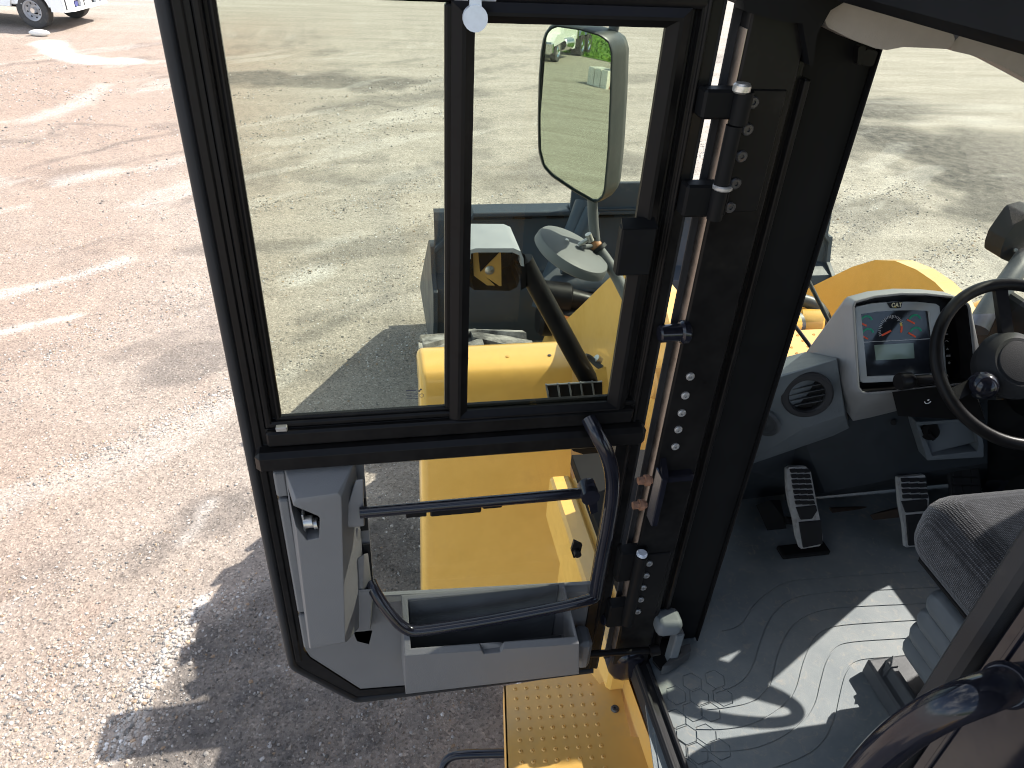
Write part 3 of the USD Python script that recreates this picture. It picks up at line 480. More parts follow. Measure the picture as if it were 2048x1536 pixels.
obj('blind_clip', cat(*[PY(1.13).ext(PY(1.13).poly(p, .004), 0, .012) for p in ([(1709, 86), (1724, 92), (1716, 131), (1706, 124)], [(1724, 94), (1748, 100), (1738, 130), (1716, 127)])]), 'black_satin', L)
bp0 = at(2048, 1080, x=.60); bp1 = at(1832, 1410, x=.60)
yb = (bp0[1] + bp1[1]) / 2
rp = obj('rear_pillar', cat(bx(.600, .70, yb - .30, yb - .030, 1.6, 3.22, .006), bx(.5965, .60, yb - .052, yb - .047, 1.6, 3.22, .001)), 'black_gloss', L)
obj('rear_pillar_seal', bx(.585, .70, yb - .028, yb, 1.6, 3.22, .006), 'black_rubber', rp)
obj('rear_panel', bx(.58, .70, yb - .9, yb - .135, 1.6, 3.22, .006), 'black_matte', rp)
hr = [at(2035, 1362, x=.61), at(1998, 1375, x=.56), at(1950, 1392, x=.525), at(1880, 1420, x=.50), at(1800, 1470, x=.485), at(1730, 1540, x=.48), at(1660, 1640, x=.48), at(1600, 1760, x=.48)]
gr = obj('grab_rail', tube(hr, .0185, n=22), 'black_gloss', L)
obj('weld_bead', tube([hr[0] + (hr[1] - hr[0]) * k for k in (.45, .6, .75)], [.019, .0235, .0195], n=22, it=1), 'black_gloss', gr)
obj('cab_wall_shade_posts', cat(bx(2.04, 2.08, -.62, 1.3, 1.6, 2.12, .01), bx(2.04, 2.08, 1.3, 1.9, 1.6, 2.24, .01), bx(.75, 2.04, -.65, -.60, 1.6, 2.35, .01), bx(2.0, 2.08, -.65, -.5, 2.1, 3.22, .01), bx(2.0, 2.06, .68, .80, 2.1, 3.22, .01), bx(2.0, 2.06, .97, 1.17, 2.1, 3.22, .01)), 'black_matte', L)  # the last two posts are added out of view to shade the seat
obj('kick_panel', hull(*[V(x, y, z) for x, y in ((.79, 1.17), (.80, 1.17), (1.0, 1.85), (1.02, 1.85)) for z in (1.6, 2.22)]), 'black_matte', L)
obj('toe_board', bx(1.0, 2.06, 1.84, 1.86, 1.6, 1.93, .004), 'black_matte', L)
obj('seat_shade_box', bx(1.95, 2.04, .45, 1.2, 1.6, 2.2, .02), 'black_matte', L)  # unseen console box, added to help shade the seat
obj('front_pillar', bx(2.03, 2.09, 1.52, 1.59, 1.6, 3.22, .01), 'black_gloss', L)
wsp = Pl((0, 1.80, 2.2), (1, 0, 0), (0, -1, -.40))
obj('windscreen', wsp.ext(sbox(.90, 0.0, 2.03, .98), 0, .005), 'cab_glass', L)

# --- boarding step and its rail
SZ = 1.45; sp = PZ(SZ)
spoly = sp.poly([(1008, 1372), (1170, 1345), (1183, 1347), (1199, 1368), (1207, 1364), (1238, 1361), (1254, 1440), (1262, 1472), (1296, 1478), (1302, 1520), (1306, 1560), (1314, 1640), (1016, 1640), (1014, 1536)])
st = obj('boarding_step', cat(sp.ext(spoly, -.006, 0), hull(*[at(1008, 1372, z=SZ) + V(0, 0, k) for k in (0, -.07)], *[at(1016, 1640, z=SZ) + V(0, 0, k) for k in (0, -.07)], *[at(1008, 1372, z=SZ) + V(.005, 0, k) for k in (0, -.07)], *[at(1016, 1640, z=SZ) + V(.005, 0, k) for k in (0, -.07)])), 'yellow_step', L)
d00, d01, d10 = at(1030.5, 1378, z=SZ), at(1180.5, 1369, z=SZ), at(1043.5, 1525, z=SZ)
for i in range(10):
    for j in range(8):
        q = d00 + (d01 - d00) * j / 7 + (d10 - d00) * i / 7
        obj('dimple', lathe([(.0062, 0), (.0042, .0024), (.0028, .0030), (.0022, .0004), (0, .0004)], q, (0, 0, 1), 9), 'yellow_step', st)
obj('step_bolt', lathe([(0, 0), (.0115, 0), (.0115, .002), (.009, .006), (.004, .0065), (.0035, .003), (0, .003)], at(1230, 1418, z=SZ), (0, 0, 1), 18), 'black_bolt', st)
rl = [at(880, 1560, z=1.24), at(884, 1530, z=1.27), at(900, 1512, z=1.29), at(930, 1508, z=1.30), at(1040, 1506, z=1.31)]
obj('step_rail', tube(rl, .0125), 'black_gloss', L)

# --- door check and stay
q = [at(1312, 1240, y=1.07), at(1362, 1236, y=1.07), at(1366, 1272, y=1.05), at(1318, 1280, y=1.05)]
dc = obj('door_check', cat(rbox((q[0] + q[1] + q[2] + q[3]) / 4 + V(0, .02, .0), (.066, .06, .05), .016)), 'dash_plastic', L)
obj('check_arm', bx(*sorted((at(1343, 1290, y=1.07)[0], at(1360, 1290, y=1.07)[0])), 1.06, 1.09, 1.62, at(1350, 1272, y=1.06)[2], .003), 'dash_plastic', dc)
k_ = PZ(1.655); obj('check_bracket', k_.ext(k_.poly([(1345, 1310), (1362, 1306), (1360, 1294), (1368, 1290), (1380, 1287), (1382, 1302), (1363, 1315), (1340, 1330), (1325, 1333)]), -.035, .0), 'dark_plastic', dc)
obj('check_rod', cat(cyl(at(1165, 1309, y=1.05), at(1312, 1299, y=1.05), .0085), cyl(at(1300, 1302, y=1.045), at(1318, 1298, y=1.045), .014)), 'black_satin', dc)
obj('check_base', hull(*[at(*p, z=1.63) for p in ((1310, 1280), (1345, 1280), (1350, 1325), (1320, 1337), (1305, 1320))], *[at(*p, z=1.605) for p in ((1310, 1285), (1345, 1290), (1350, 1330), (1320, 1342), (1305, 1325))]), 'black_matte', dc)

# --- floor mat, lying on the cab floor
fm = PZ(1.602)
def Z3(pts): return [(1450 + x / 3.425, 1100 + y / 3.425) for x, y in pts]
mbase = fm.poly([(1282, 1344), (1372, 1210), (1400, 1130), (1450, 1040), (1475, 985), (1500, 940), (1990, 930), (2150, 1100), (2100, 1700), (1330, 1700)])
grooves = [Z3(l) for l in ([(-60, 985), (60, 945), (150, 880), (205, 760), (235, 640), (300, 480), (380, 385), (500, 320), (700, 292), (1000, 283), (1410, 262), (1900, 240)],
    [(-120, 1100), (0, 1090), (200, 1050), (290, 960), (325, 880), (360, 700), (430, 560), (520, 470), (690, 405), (1000, 388), (1300, 375), (1800, 350)],
    [(-200, 1235), (0, 1238), (200, 1200), (400, 1080), (485, 960), (530, 760), (600, 610), (690, 545), (800, 518), (1210, 492), (1700, 465)],
    [(-160, 1385), (20, 1388), (250, 1360), (480, 1240), (610, 1080), (650, 900), (690, 750), (760, 665), (850, 635), (1160, 615), (1600, 590)],
    [(330, 1500), (480, 1450), (650, 1360), (740, 1200), (790, 950), (825, 830), (890, 765), (1010, 745), (1500, 720)],
    [(-20, 560), (60, 545), (130, 500), (190, 380), (300, 290), (420, 215), (640, 195), (1350, 150), (1900, 120)])]
mats = mbase.buffer(-.012)
for l in grooves: mats = mats.difference(LineString([fm.uv(*p) for p in curve([(*p, 0) for p in l], 2)[:, :2]]).buffer(.0018))
for c in [(1384, 1366), (1352, 1392), (1398, 1396), (1352, 1440), (1385, 1425), (1420, 1425), (1372, 1470), (1412, 1470), (1352, 1500), (1395, 1508), (1430, 1360), (1372, 1540), (1425, 1545), (1440, 1500), (1445, 1395)]:
    q = fm.uv(*c); hx = Point(*q).buffer(.027, quad_segs=2).convex_hull; hx = Polygon([(q[0] + .027 * math.cos(a), q[1] + .027 * math.sin(a)) for a in np.arange(6) * math.pi / 3 + .2])
    mats = mats.difference(hx.exterior.buffer(.0013))
F = thing('floor_mat', 'grey moulded rubber mat with wavy grooves on the cab floor', 'floor mat', (1.2, .9, 1.602))
obj('mat_base', fm.ext(mbase, -.006, .0), 'mat_rubber', F)
for q in sorted((mats.geoms if hasattr(mats, 'geoms') else [mats]), key=lambda g: -g.area):
    obj('tread_pad', fm.ext(q, 0, .003), 'mat_rubber', F)

# --- dash: vent box, instrument housing, column
def A(px, py, **k): return CAM + (at(px, py, **k) - CAM) * .91
vb = obj('vent_box', hull(A(1553, 757, y=1.5), A(1674, 719, y=1.5), A(1690, 830, y=1.5), A(1605, 858, y=1.5), A(1588, 866, y=1.52), A(1480, 936, y=1.58), A(1486, 800, y=1.62), A(1500, 770, y=1.66), A(1533, 724, y=1.68), A(1610, 704, y=1.68), A(1672, 710, y=1.62), A(1560, 750, y=1.51), A(1700, 860, y=1.6)), 'dash_plastic', L, smooth=20)
vn = unit(V(-.32, -1, .10)); vo = A(1614, 790, y=1.488)
obj('vent_ring', lathe([(.044, -.03), (.044, .004), (.047, .009), (.058, .009), (.063, .004), (.064, -.004)], vo, vn, 40), 'black_rubber', vb)
obj('vent_core', lathe([(.044, -.012), (0, -.014)], vo, vn, 30), 'black_matte', vb)
va, vbb, _ = frame_of(vn); 
for k in (-.024, -.008, .008, .024):
    hw = math.sqrt(.043 ** 2 - k ** 2); ax1 = unit(V(1, -.32, 0) - vn * np.dot(V(1, -.32, 0), vn)); ax1 = unit(ax1 * .93 + np.cross(vn, ax1) * .36); ax2 = np.cross(vn, ax1); c_ = vo + ax2 * k - vn * .004
    obj('vent_slat', hull(*[c_ + ax1 * s * hw + vn * h + ax2 * t for s in (-1, 1) for h, t in ((-.007, -.004), (.006, -.0005), (.006, .001), (-.007, -.002))]), 'dark_plastic', vb)
so = V(.974, 1.394, 2.146); sn = unit(np.cross(V(1.01, 1.39, 2.14) - V(.96, 1.45, 2.13), V(.99, 1.40, 2.09) - V(.96, 1.39, 2.19))); sn = sn if sn[1] < 0 else -sn
obj('speaker_grille', lathe([(0, .002), (.018, .003), (.02, .001), (.036, .002), (.038, .006), (.046, .007), (.05, .0)], so, sn, 36), 'dark_plastic', vb)
PC = Pl(A(1760, 690, y=1.5), (1, 0, 0), (0, -1, .45))
def Zc(pts): return [(1700 + x / 5.885, 560 + y / 5.885) for x, y in pts]
rec = PC.poly(Zc([(55, 310), (75, 270), (300, 210), (600, 178), (900, 182), (1190, 212), (1330, 260), (1385, 300), (1400, 340), (1440, 700), (1475, 1020), (1470, 1150), (1440, 1200), (500, 1302), (205, 1325), (150, 1310), (112, 1262)]))
outl = rec.buffer(.006)
oc = list(outl.simplify(.0015).exterior.coords)[:-1]
hb = hull(*[PC.w(u, v, 0) for u, v in oc], *[PC.w(u, v, -.03) for u, v in list(outl.buffer(.008).simplify(.002).exterior.coords)], A(1612, 705, y=1.70), A(1640, 684, y=1.72), A(1655, 660, y=1.74), A(1700, 640, y=1.80), A(1930, 625, y=1.78), A(1680, 725, y=1.60), A(1706, 842, y=1.56), A(1760, 830, y=1.60), A(1960, 790, y=1.70), A(1975, 780, y=1.6))
rcut = PC.ext(rec, -.052, .05)
cl = obj('instrument_housing', tm(mf(hb) - mf(rcut)), 'housing_plastic', L, smooth=38)
obj('housing_screw', lathe([(0, 0), (.007, 0), (.006, .003), (.003, .003), (.003, .0), (0, .0)], A(1636, 688, y=1.672), (-.6, -.75, .3), 12), 'black_bolt', cl)
obj('recess_lining', PC.ext(rec.buffer(-.0005).difference(rec.buffer(-.003)), -.051, -.003), 'black_satin', cl)
obj('recess_back', PC.ext(rec.buffer(-.001), -.0515, -.046), 'black_satin', cl)
bezp = PC.poly(Zc([(140, 350), (165, 325), (350, 285), (600, 265), (900, 268), (1110, 292), (1150, 320), (1200, 700), (1235, 1150), (1200, 1195), (700, 1215), (240, 1232), (210, 1215), (195, 1150)]))
scr = PC.poly(Zc([(215, 412), (400, 385), (600, 370), (850, 366), (1035, 376), (1075, 700), (1110, 1125), (700, 1145), (285, 1162), (255, 800)]))
ic = obj('instrument_cluster', PC.ext(bezp.difference(scr), -.046, -.028), 'bezel_grey', L)
obj('display', PC.ext(scr.buffer(.001), -.045, -.036), 'screen_dark', ic)
H0, H1 = -.0360, -.0352
def cp(p): return np.array(PC.uv(*Zc([p])[0]))
def arc_poly(c, r0, r1, a0, a1, n=24):
    a = np.radians(np.linspace(a0, a1, n)); return Polygon([(c[0] + r1 * math.cos(t), c[1] + r1 * math.sin(t)) for t in a] + [(c[0] + r0 * math.cos(t), c[1] + r0 * math.sin(t)) for t in a[::-1]])
def bar_poly(p, q, w_): return LineString([tuple(p), tuple(q)]).buffer(w_, cap_style=2)
S = .91 / 5.885 / 690
for c, n0, n1 in (((300, 520), (225, 520), (302, 556)), ((318, 672), (228, 668), (318, 714)), ((880, 505), (790, 484), (880, 530)), ((890, 655), (805, 642), (890, 690))):
    cc = cp(c); obj('gauge_scale', PC.ext(arc_poly(cc, 62 * S, 84 * S, 22, 158), H0, H1), 'gauge_green', ic)
    obj('gauge_needle', PC.ext(bar_poly(cp(n0), cp(n1), 9 * S), H0, H1 + .0008), 'gauge_red', ic)
cc = cp((600, 600)); tk = []
for i in range(31):
    a = math.radians(205 - i * 230 / 30); r0_ = (118 if i % 5 == 0 else 132) * S; d_ = V(math.cos(a), math.sin(a)); 
    if i < 24: tk.append(bar_poly(cc + d_ * r0_, cc + d_ * 160 * S, (3.4 if i % 5 == 0 else 2.0) * S))
obj('dial_ticks', PC.ext(unary_union(tk), H0, H1), 'gauge_white', ic)
obj('dial_red_zone', PC.ext(arc_poly(cc, 118 * S, 142 * S, -18, 14), H0, H1), 'gauge_red', ic, label='dark red end of the rev dial')
obj('dial_yellow_zone', PC.ext(arc_poly(cc, 118 * S, 142 * S, 15, 32), H0, H1), 'gauge_yellow', ic)
obj('gauge_needle', PC.ext(bar_poly(cp((595, 615)), cp((485, 672)), 10 * S), H0, H1 + .0008), 'gauge_red', ic)
obj('lcd_window', PC.ext(PC.poly(Zc([(395, 788), (865, 762), (876, 945), (415, 970)])), H0, H1), 'lcd', ic)
obj('display_line', PC.ext(bar_poly(cp((240, 755)), cp((1060, 712)), 2.5 * S), H0, H1), 'gauge_white', ic)
bdg = obj('badge', PC.ext(PC.poly(Zc([(520, 277), (705, 264), (688, 336), (655, 342), (590, 344), (560, 340)])), -.0285, -.0262), 'black_satin', ic)
tx = meshkit.text_mesh('CAT', 46 * S, .0006, bold=True); tv = np.asarray(tx.vertices); tv = tv - [tv[:, 0].mean(), tv[:, 1].mean(), 0]; c_ = cp((617, 304))
obj('badge_lettering', trimesh.Trimesh(PC.w(0, 0) + np.outer(tv[:, 0] + c_[0], PC.eu) + np.outer(tv[:, 1] + c_[1], PC.ev) + np.outer(tv[:, 2] - .0263, PC.n), tx.faces, process=False), 'badge_cream', bdg)
obj('badge_triangle', PC.ext(Polygon([cp((603, 333)), cp((633, 333)), cp((618, 318))]), -.0262, -.0252), 'gauge_yellow', bdg)
for i, (py_, sh) in enumerate([(540, 'o'), (662, '-'), (745, 'z'), (838, '^'), (920, 'b'), (1005, 'd')]):
    c_ = cp((1262 + i * 10, py_)); b_ = obj('key_button', PC.ext(sbox(c_[0] - 52 * S, c_[1] - 26 * S, c_[0] + 52 * S, c_[1] + 26 * S).buffer(-6 * S).buffer(6 * S), -.046, -.042), 'black_satin', ic)
    g_ = {'o': Point(*c_).buffer(16 * S).difference(Point(*c_).buffer(10 * S)), '-': sbox(c_[0] - 30 * S, c_[1] - 6 * S, c_[0] + 30 * S, c_[1] + 6 * S), 'z': unary_union([bar_poly(c_ + V(-24, -8) * S, c_ + V(0, 10) * S, 4 * S), bar_poly(c_ + V(0, 10) * S, c_ + V(24, -8) * S, 4 * S)]),
          '^': Polygon([c_ + V(-18, -12) * S, c_ + V(18, -12) * S, c_ + V(0, 16) * S]), 'b': sbox(c_[0] - 26 * S, c_[1] - 12 * S, c_[0] + 26 * S, c_[1] + 12 * S).difference(sbox(c_[0] - 3 * S, c_[1] - 12 * S, c_[0] + 3 * S, c_[1] + 12 * S)), 'd': Point(*c_).buffer(15 * S)}[sh]
    obj('symbol', PC.ext(g_, -.0425, -.0412), 'gauge_white', b_)
# steering column, levers, wheel
sc = obj('steering_column', cat(hull(A(1784, 784, y=1.43), A(1860, 775, y=1.42), A(1945, 770, y=1.42), A(1796, 832, y=1.44), A(1900, 838, y=1.44), A(1970, 840, y=1.44), A(1790, 790, y=1.52), A(1950, 775, y=1.54), A(1805, 830, y=1.54), A(1970, 840, y=1.54)),
                            cyl(A(2075, 740, y=1.37), A(2050, 800, y=1.66), .05, .075)), 'black_satin', L, smooth=20)
bw = A(1855, 803, y=1.428); wn_ = Pl(bw, (1, 0, 0), (0, -1, .1))
obj('wiper_symbol', cat(wn_.ext(arc_poly((0, .004), .0085, .0105, 200, 340), 0, .0012), wn_.ext(Point(0, .005).buffer(.0026), 0, .0012)), 'gauge_white', sc)
kc, kd = A(1796, 763, y=1.415), unit(A(1872, 757, y=1.415) - A(1796, 763, y=1.415))
obj('control_lever', cat(lathe([(0, 0), (.019, 0), (.0215, .004), (.0215, .022), (.020, .034), (.016, .04), (0, .04)], kc, kd, 26), lathe([(.0, .03), (.0125, .034), (.0125, .085), (.0105, .09), (.0105, .13), (0, .13)], kc, kd, 18)), 'black_satin', sc)
SWN = unit(V(-.14, -.67, .73)); SWC = A(2037, 725, y=1.37); swa = unit(V(1, 0, 0) - SWN * SWN[0]); swb = np.cross(SWN, swa); SR = .198
def swp(ang, r, h=0.0): a = math.radians(ang); return SWC + (swa * math.cos(a) + swb * math.sin(a)) * r + SWN * h
sw = obj('steering_wheel', loft([[swp(t, SR + .0148 * math.cos(p), .0145 * math.sin(p)) for p in np.arange(16) * math.pi / 8] for t in np.linspace(0, 360, 73)], caps=False), 'black_satin', L, smooth=True)
obj('wheel_hub', lathe([(0, -.075), (.07, -.075), (.085, -.03), (.08, -.012), (.066, .002), (.060, .006), (0, .006)], SWC, SWN, 36), 'hub_black', sw)
obj('hub_cap', lathe([(.052, .0055), (.05, .009), (.03, .0115), (0, .0125)], SWC, SWN, 36), 'hub_black', sw)
for t, m_ in ((200, 'black_satin'), (330, 'black_satin'), (90, 'black_satin')):
    obj('spoke', hull(*[swp(t + s * (14 if r < .1 else 4.5), r, h) for r, hs in ((.06, (-.03, -.012)), (SR, (-.008, .004))) for s in (-1, 1) for h in hs]), m_, sw)
kp = A(1965, 771, y=1.345)
obj('spoke_plate', hull(*[A(*p, y=y_) for p in ((1990, 762), (2014, 742), (2027, 764), (1998, 786)) for y_ in (1.365, 1.372)]), 'dark_plastic', sw)
obj('spinner_knob', tm(m3.Manifold.sphere(.034, 40).translate(tuple(kp))), 'black_gloss', sw, smooth=True)
# lower dash and key switch
ld = obj('lower_dash', cat(hull(A(1600, 862, y=1.60), A(1692, 842, y=1.58), A(1782, 806, y=1.57), A(1975, 800, y=1.56), A(1975, 925, y=1.60), A(1850, 945, y=1.61), A(1650, 985, y=1.66), A(1560, 900, y=1.70), A(1570, 1000, y=1.78), A(1975, 960, y=1.78)), hull(A(1480, 936, y=1.6), A(1600, 862, y=1.6), A(1600, 940, y=1.8), A(1480, 1010, y=1.85), A(1470, 960, y=1.85), A(1650, 985, y=1.85))), 'under_dash', L, smooth=15)
kp_ = PY(1.555 * .91)
kb = obj('key_panel', cat(kp_.ext(kp_.poly([(1822, 836), (1946, 828), (1958, 882), (1958, 906), (1846, 912)], .004, holes=[[(1830, 842), (1938, 834), (1948, 880), (1945, 894), (1856, 903)]]), -.02, .02), kp_.ext(kp_.poly([(1828, 840), (1940, 832), (1950, 882), (1855, 905)]), -.02, .004)), 'dash_plastic', ld, smooth=20)
kq = A(1857, 858, y=1.55); obj('ignition_key', cat(cyl(kq, kq + V(-.01, -.02, .004), .026, .024, n=22), hull(*[kq + V(-.012 + a, -.03 + b, .004 + c) for a, b, c in ((-.014, -.006, .012), (.014, -.006, -.012), (-.012, .008, .014), (.016, .008, -.01), (-.02, -.004, .006), (.008, -.004, -.02))])), 'black_satin', kb)
obj('panel_screw', cyl(A(1787, 845, y=1.575), A(1787, 845, y=1.56), .008, n=12), 'black_matte', ld)
obj('side_console', hull(A(1975, 800, y=1.56), A(2075, 800, y=1.5), A(1975, 960, y=1.70), A(2120, 960, y=1.6), A(1975, 800, y=1.8), A(2150, 960, y=1.85)), 'black_matte', L)
A = at
# pedals
def pedal(out, pads, y, wear):
    pp = Pl(A(*out[0], y=y), (1, 0, 0), (0, -1, .42)); b_ = obj('pedal', pp.ext(pp.poly(out, .004), -.014, 0), 'worn_pedal' if wear else 'black_rubber', L)
    for q in pads: obj('pedal_pad', pp.ext(pp.poly(q, .001), 0, .006), 'black_rubber', b_)
def rows(xa, xb, ya, yb_, n, gap, slant):
    out = []
    for i in range(n):
        y0_, y1_ = ya + (yb_ - ya) * i / n, ya + (yb_ - ya) * (i + 1) / n - gap; s0, s1 = slant * i, slant * (i + 1)
        for u0, u1 in ((0.02, .30), (.33, .67), (.70, .98)): out.append([(xa + s0 + (xb - xa) * u0, y0_), (xa + s0 + (xb - xa) * u1, y0_ - 1), (xa + s1 + (xb - xa) * u1, y1_ - 1), (xa + s1 + (xb - xa) * u0, y1_)])
    return out
pedal([(1574, 938), (1580, 934), (1612, 933), (1622, 945), (1632, 1000), (1640, 1040), (1646, 1078), (1640, 1092), (1602, 1098), (1594, 1075), (1588, 1038), (1580, 1010), (1575, 980)], rows(1578, 1617, 938, 1012, 7, 4, 1.7) + [[(1591, 1014), (1630, 1010), (1632, 1020), (1622, 1036), (1600, 1038)], [(1597, 1044), (1640, 1040), (1643, 1086), (1605, 1094)]], 1.45, True)
pedal([(1796, 955), (1850, 950), (1858, 1000), (1856, 1020), (1866, 1060), (1862, 1090), (1812, 1095), (1808, 1050), (1800, 1010)], rows(1800, 1851, 956, 1000, 4, 4, 1.0) + [[(1802, 1002), (1852, 998), (1852, 1020), (1810, 1024)], [(1811, 1030), (1854, 1026), (1858, 1086), (1816, 1090)]], 1.45, True)
pedal([(1900, 935), (1958, 932), (1966, 1010), (1960, 1032), (1925, 1036), (1905, 1000)], rows(1903, 1955, 938, 1005, 4, 4, 1.0), 1.5, False)
obj('pedal_bracket', cat(hull(*[A(*p, y=1.5) for p in ((1512, 1010), (1540, 1000), (1570, 1040), (1582, 1110), (1560, 1118), (1545, 1080))], *[A(*p, y=1.6) for p in ((1512, 1010), (1560, 1000), (1582, 1110))]), cyl(A(1570, 1040, y=1.5), A(1600, 1044, y=1.5), .012), bx(*sorted((A(1566, 1118, z=1.61)[0], A(1655, 1100, z=1.61)[0])), A(1566, 1118, z=1.61)[1], A(1650, 1085, z=1.61)[1], 1.604, 1.622, .004)), 'black_matte', L)
obj('pedal_bracket', cat(hull(*[A(*p, y=1.5) for p in ((1740, 1030), (1795, 1018), (1812, 1095), (1790, 1112))], *[A(*p, y=1.6) for p in ((1740, 1030), (1795, 1010), (1812, 1095))]), cyl(A(1660, 1022, y=1.56), A(1800, 1016, y=1.56), .012)), 'rust_dark', L)
# seat
se = obj('seat', rbox((1.435, .765, 2.143), (.57, .53, .188), .075, 28), 'seat_cloth', L, smooth=True)
obj('seat_pan', bx(1.185, 1.66, .50, .985, 2.036, 2.062, .01), 'black_matte', se)
for k_, (px_, py_) in enumerate(((1795, 1277), (1808, 1250), (1823, 1222), (1841, 1190))):
    q = at(px_, py_, z=1.79 + .066 * k_); obj('bellows_fold', rbox(((q[0] + 1.60) / 2, (q[1] + .36) / 2, q[2]), (1.60 - q[0], q[1] - .36, .073), .034, 16), 'dash_plastic', se, smooth=True)
obj('suspension', bx(1.27, 1.6, .42, .86, 1.66, 1.80, .02), 'black_matte', se)
obj('seat_base', cat(bx(1.20, 1.95, .44, .985, 1.606, 1.66, .006), bx(1.222, 1.24, .46, .95, 1.655, 1.695, .003), hull((1.200, .93, 1.61), (1.25, .99, 1.61), (1.25, .93, 1.61), (1.22, .93, 1.70), (1.245, .96, 1.70), (1.24, .93, 1.70))), 'dark_plastic', se)
obj('seat_slide', cyl((1.262, .46, 1.684), (1.262, .86, 1.684), .009), 'zinc', se)
obj('seat_back', rbox((1.38, .46, 2.52), (.52, .13, .62), .06, 16), 'seat_cloth', se, smooth=True)
# --- rear half: hood, wings, wheels, counterweight (behind the camera, seen only in reflections)
obj('engine_hood', cat(hull(*[V(x, y, z) for x, y, z in ((.95, -.72, 1.2), (2.05, -.72, 1.2), (.95, -.72, 2.3), (2.05, -.72, 2.3), (1.0, -2.9, 1.2), (2.0, -2.9, 1.2), (1.05, -2.85, 2.1), (1.95, -2.85, 2.1))]), bx(.75, 2.3, -3.2, -2.9, .6, 1.5, .06)), 'yellow_paint', L)
obj('rear_wing', cat(bx(.15, .93, -2.5, -.85, 1.50, 1.54, .02), bx(.15, .19, -2.5, -.85, 1.3, 1.52, .015)), 'yellow_paint', L)
obj('rear_wing', bx(2.08, 2.85, -2.5, -.85, 1.50, 1.54, .02), 'yellow_paint', L)
obj('side_tank', cat(bx(.2, .62, -.78, .35, .5, 1.25, .04), bx(.62, 2.3, -2.8, .3, .6, 1.19, .02)), 'black_satin', L)
# --- front fender (sheet with a turned-down outer flange), front wheel
prof = curve([(0, 2.73, 1.585), (0, 2.69, 1.603), (0, 2.60, 1.606), (0, 2.545, 1.603), (0, 2.51, 1.585), (0, 2.475, 1.50), (0, 2.37, 1.17), (0, 2.27, .80), (0, 2.20, .50), (0, 2.17, .36)], 3)[:, 1:]
tg = np.gradient(prof, axis=0); tg /= np.linalg.norm(tg, axis=1, keepdims=True); nr = np.stack([tg[:, 1], -tg[:, 0]], 1)
if nr[len(nr) // 2, 0] > 0: nr = -nr
def fender(xl, xr, sgn, taper=.028):
    cs = [(0, -.13), (0, -.035), (.003, -.018), (.010, -.006), (.020, -.001), (.03, 0), (.30, 0), (xr - xl, 0), (xr - xl, -.008), (.03, -.008), (.013, -.02), (.008, -.035), (.008, -.13)]
    rings = []
    for (y, z), n_ in zip(prof, nr):
        k = taper * (1.6 - z); rings.append([(sgn * (xl - k + u * ((xr - xl + k) / (xr - xl))), y + n_[0] * h, z + n_[1] * h) for u, h in cs])
    m = loft(rings); return m
XC = 1.72
fn = obj('front_fender', fender(.148, .79, 1), 'yellow_paint', L, smooth=40)
for p in [(1099, 711), (1015, 713), (935, 716)]:
    q = A(*p, z=1.606); obj('fender_bolt', lathe([(0, .0), (.008, 0), (.008, .002), (.004, .003), (0, .003)], q, (0, 0, 1), 12), 'black_bolt' if p[0] > 1050 else 'yellow_step', fn)
fr = trimesh.Trimesh(np.asarray(fender(.148, .79, 1).vertices) * [-1, 1, 1] + [2 * XC, 0, 0], fender(.148, .79, 1).faces[:, ::-1], process=False)
obj('front_fender', fr, 'yellow_paint', L, smooth=40)
WY, WZ, WR = 3.0, .70, .70
def wheel(xo, sgn):
    tp = [(.30, -.23), (.36, -.262), (.50, -.27), (.60, -.262), (.645, -.235), (.66, -.15), (.665, 0), (.66, .15), (.645, .235), (.60, .262), (.50, .27), (.36, .262), (.30, .23)]
    c = V(xo, WY, WZ); t = lathe(tp, c, (1, 0, 0), 64); lugs = []
    for i in range(17):
        for s in (-1, 1):
            a = (i + (.5 if s > 0 else 0)) * 2 * math.pi / 17; pts = []
            for u, da in ((-.02, .0), (.27, .22)):
                for r in (.64, .695 if u < .2 else .675):
                    for w_ in (-.085, .085):
                        an = a + da + w_; pts.append(c + V(s * u, r * math.cos(an), r * math.sin(an)))
            lugs.append(hull(*pts))
    w_ = obj('wheel', cat(t, *lugs), 'tyre_rubber', L, smooth=25)
    obj('rim', lathe([(.0, .08), (.12, .08), (.14, .12), (.24, .10), (.27, .20), (.31, .24), (.33, .23), (.31, -.23), (.0, -.2)], c, (-sgn, 0, 0), 40), 'yellow_paint', w_)
wheel(.475, 1); wheel(2 * XC - .475, -1)
WY = -1.62; wheel(.475, 1); wheel(2 * XC - .475, -1); WY = 3.0

# --- front frame, loader arms, cylinders
LX, RX = 1.05, 2.25
arm_prof = [(4.15, .62), (3.95, .92), (3.60, 1.17), (3.314, 1.432), (3.067, 1.665), (2.90, 1.82), (2.765, 1.92), (2.64, 1.975), (2.504, 2.0), (2.38, 2.003), (2.26, 1.985), (2.14, 1.92), (2.06, 1.80), (2.06, 1.62), (2.16, 1.50), (2.40, 1.42), (2.75, 1.22), (3.2, .85), (3.7, .50), (4.05, .38), (4.2, .45)]
ap = Polygon(arm_prof).buffer(-.03).buffer(.03, quad_segs=8)
def xplate(poly, x0, x1):
    m = trimesh.creation.extrude_polygon(poly, x1 - x0, engine='earcut'); v = np.asarray(m.vertices); return trimesh.Trimesh(np.stack([v[:, 2] + x0, v[:, 0], v[:, 1]], 1), m.faces, process=False)
for x0, x1 in ((LX, LX + .085), (RX, RX + .085)):
    am = obj('loader_arm', xplate(ap, x0, x1), 'yellow_paint', L, smooth=25)
    obj('arm_pin', cyl((x0 - .05, 2.18, 1.72), (x1 + .05, 2.18, 1.72), .06, ch=.01), 'yellow_step', am)
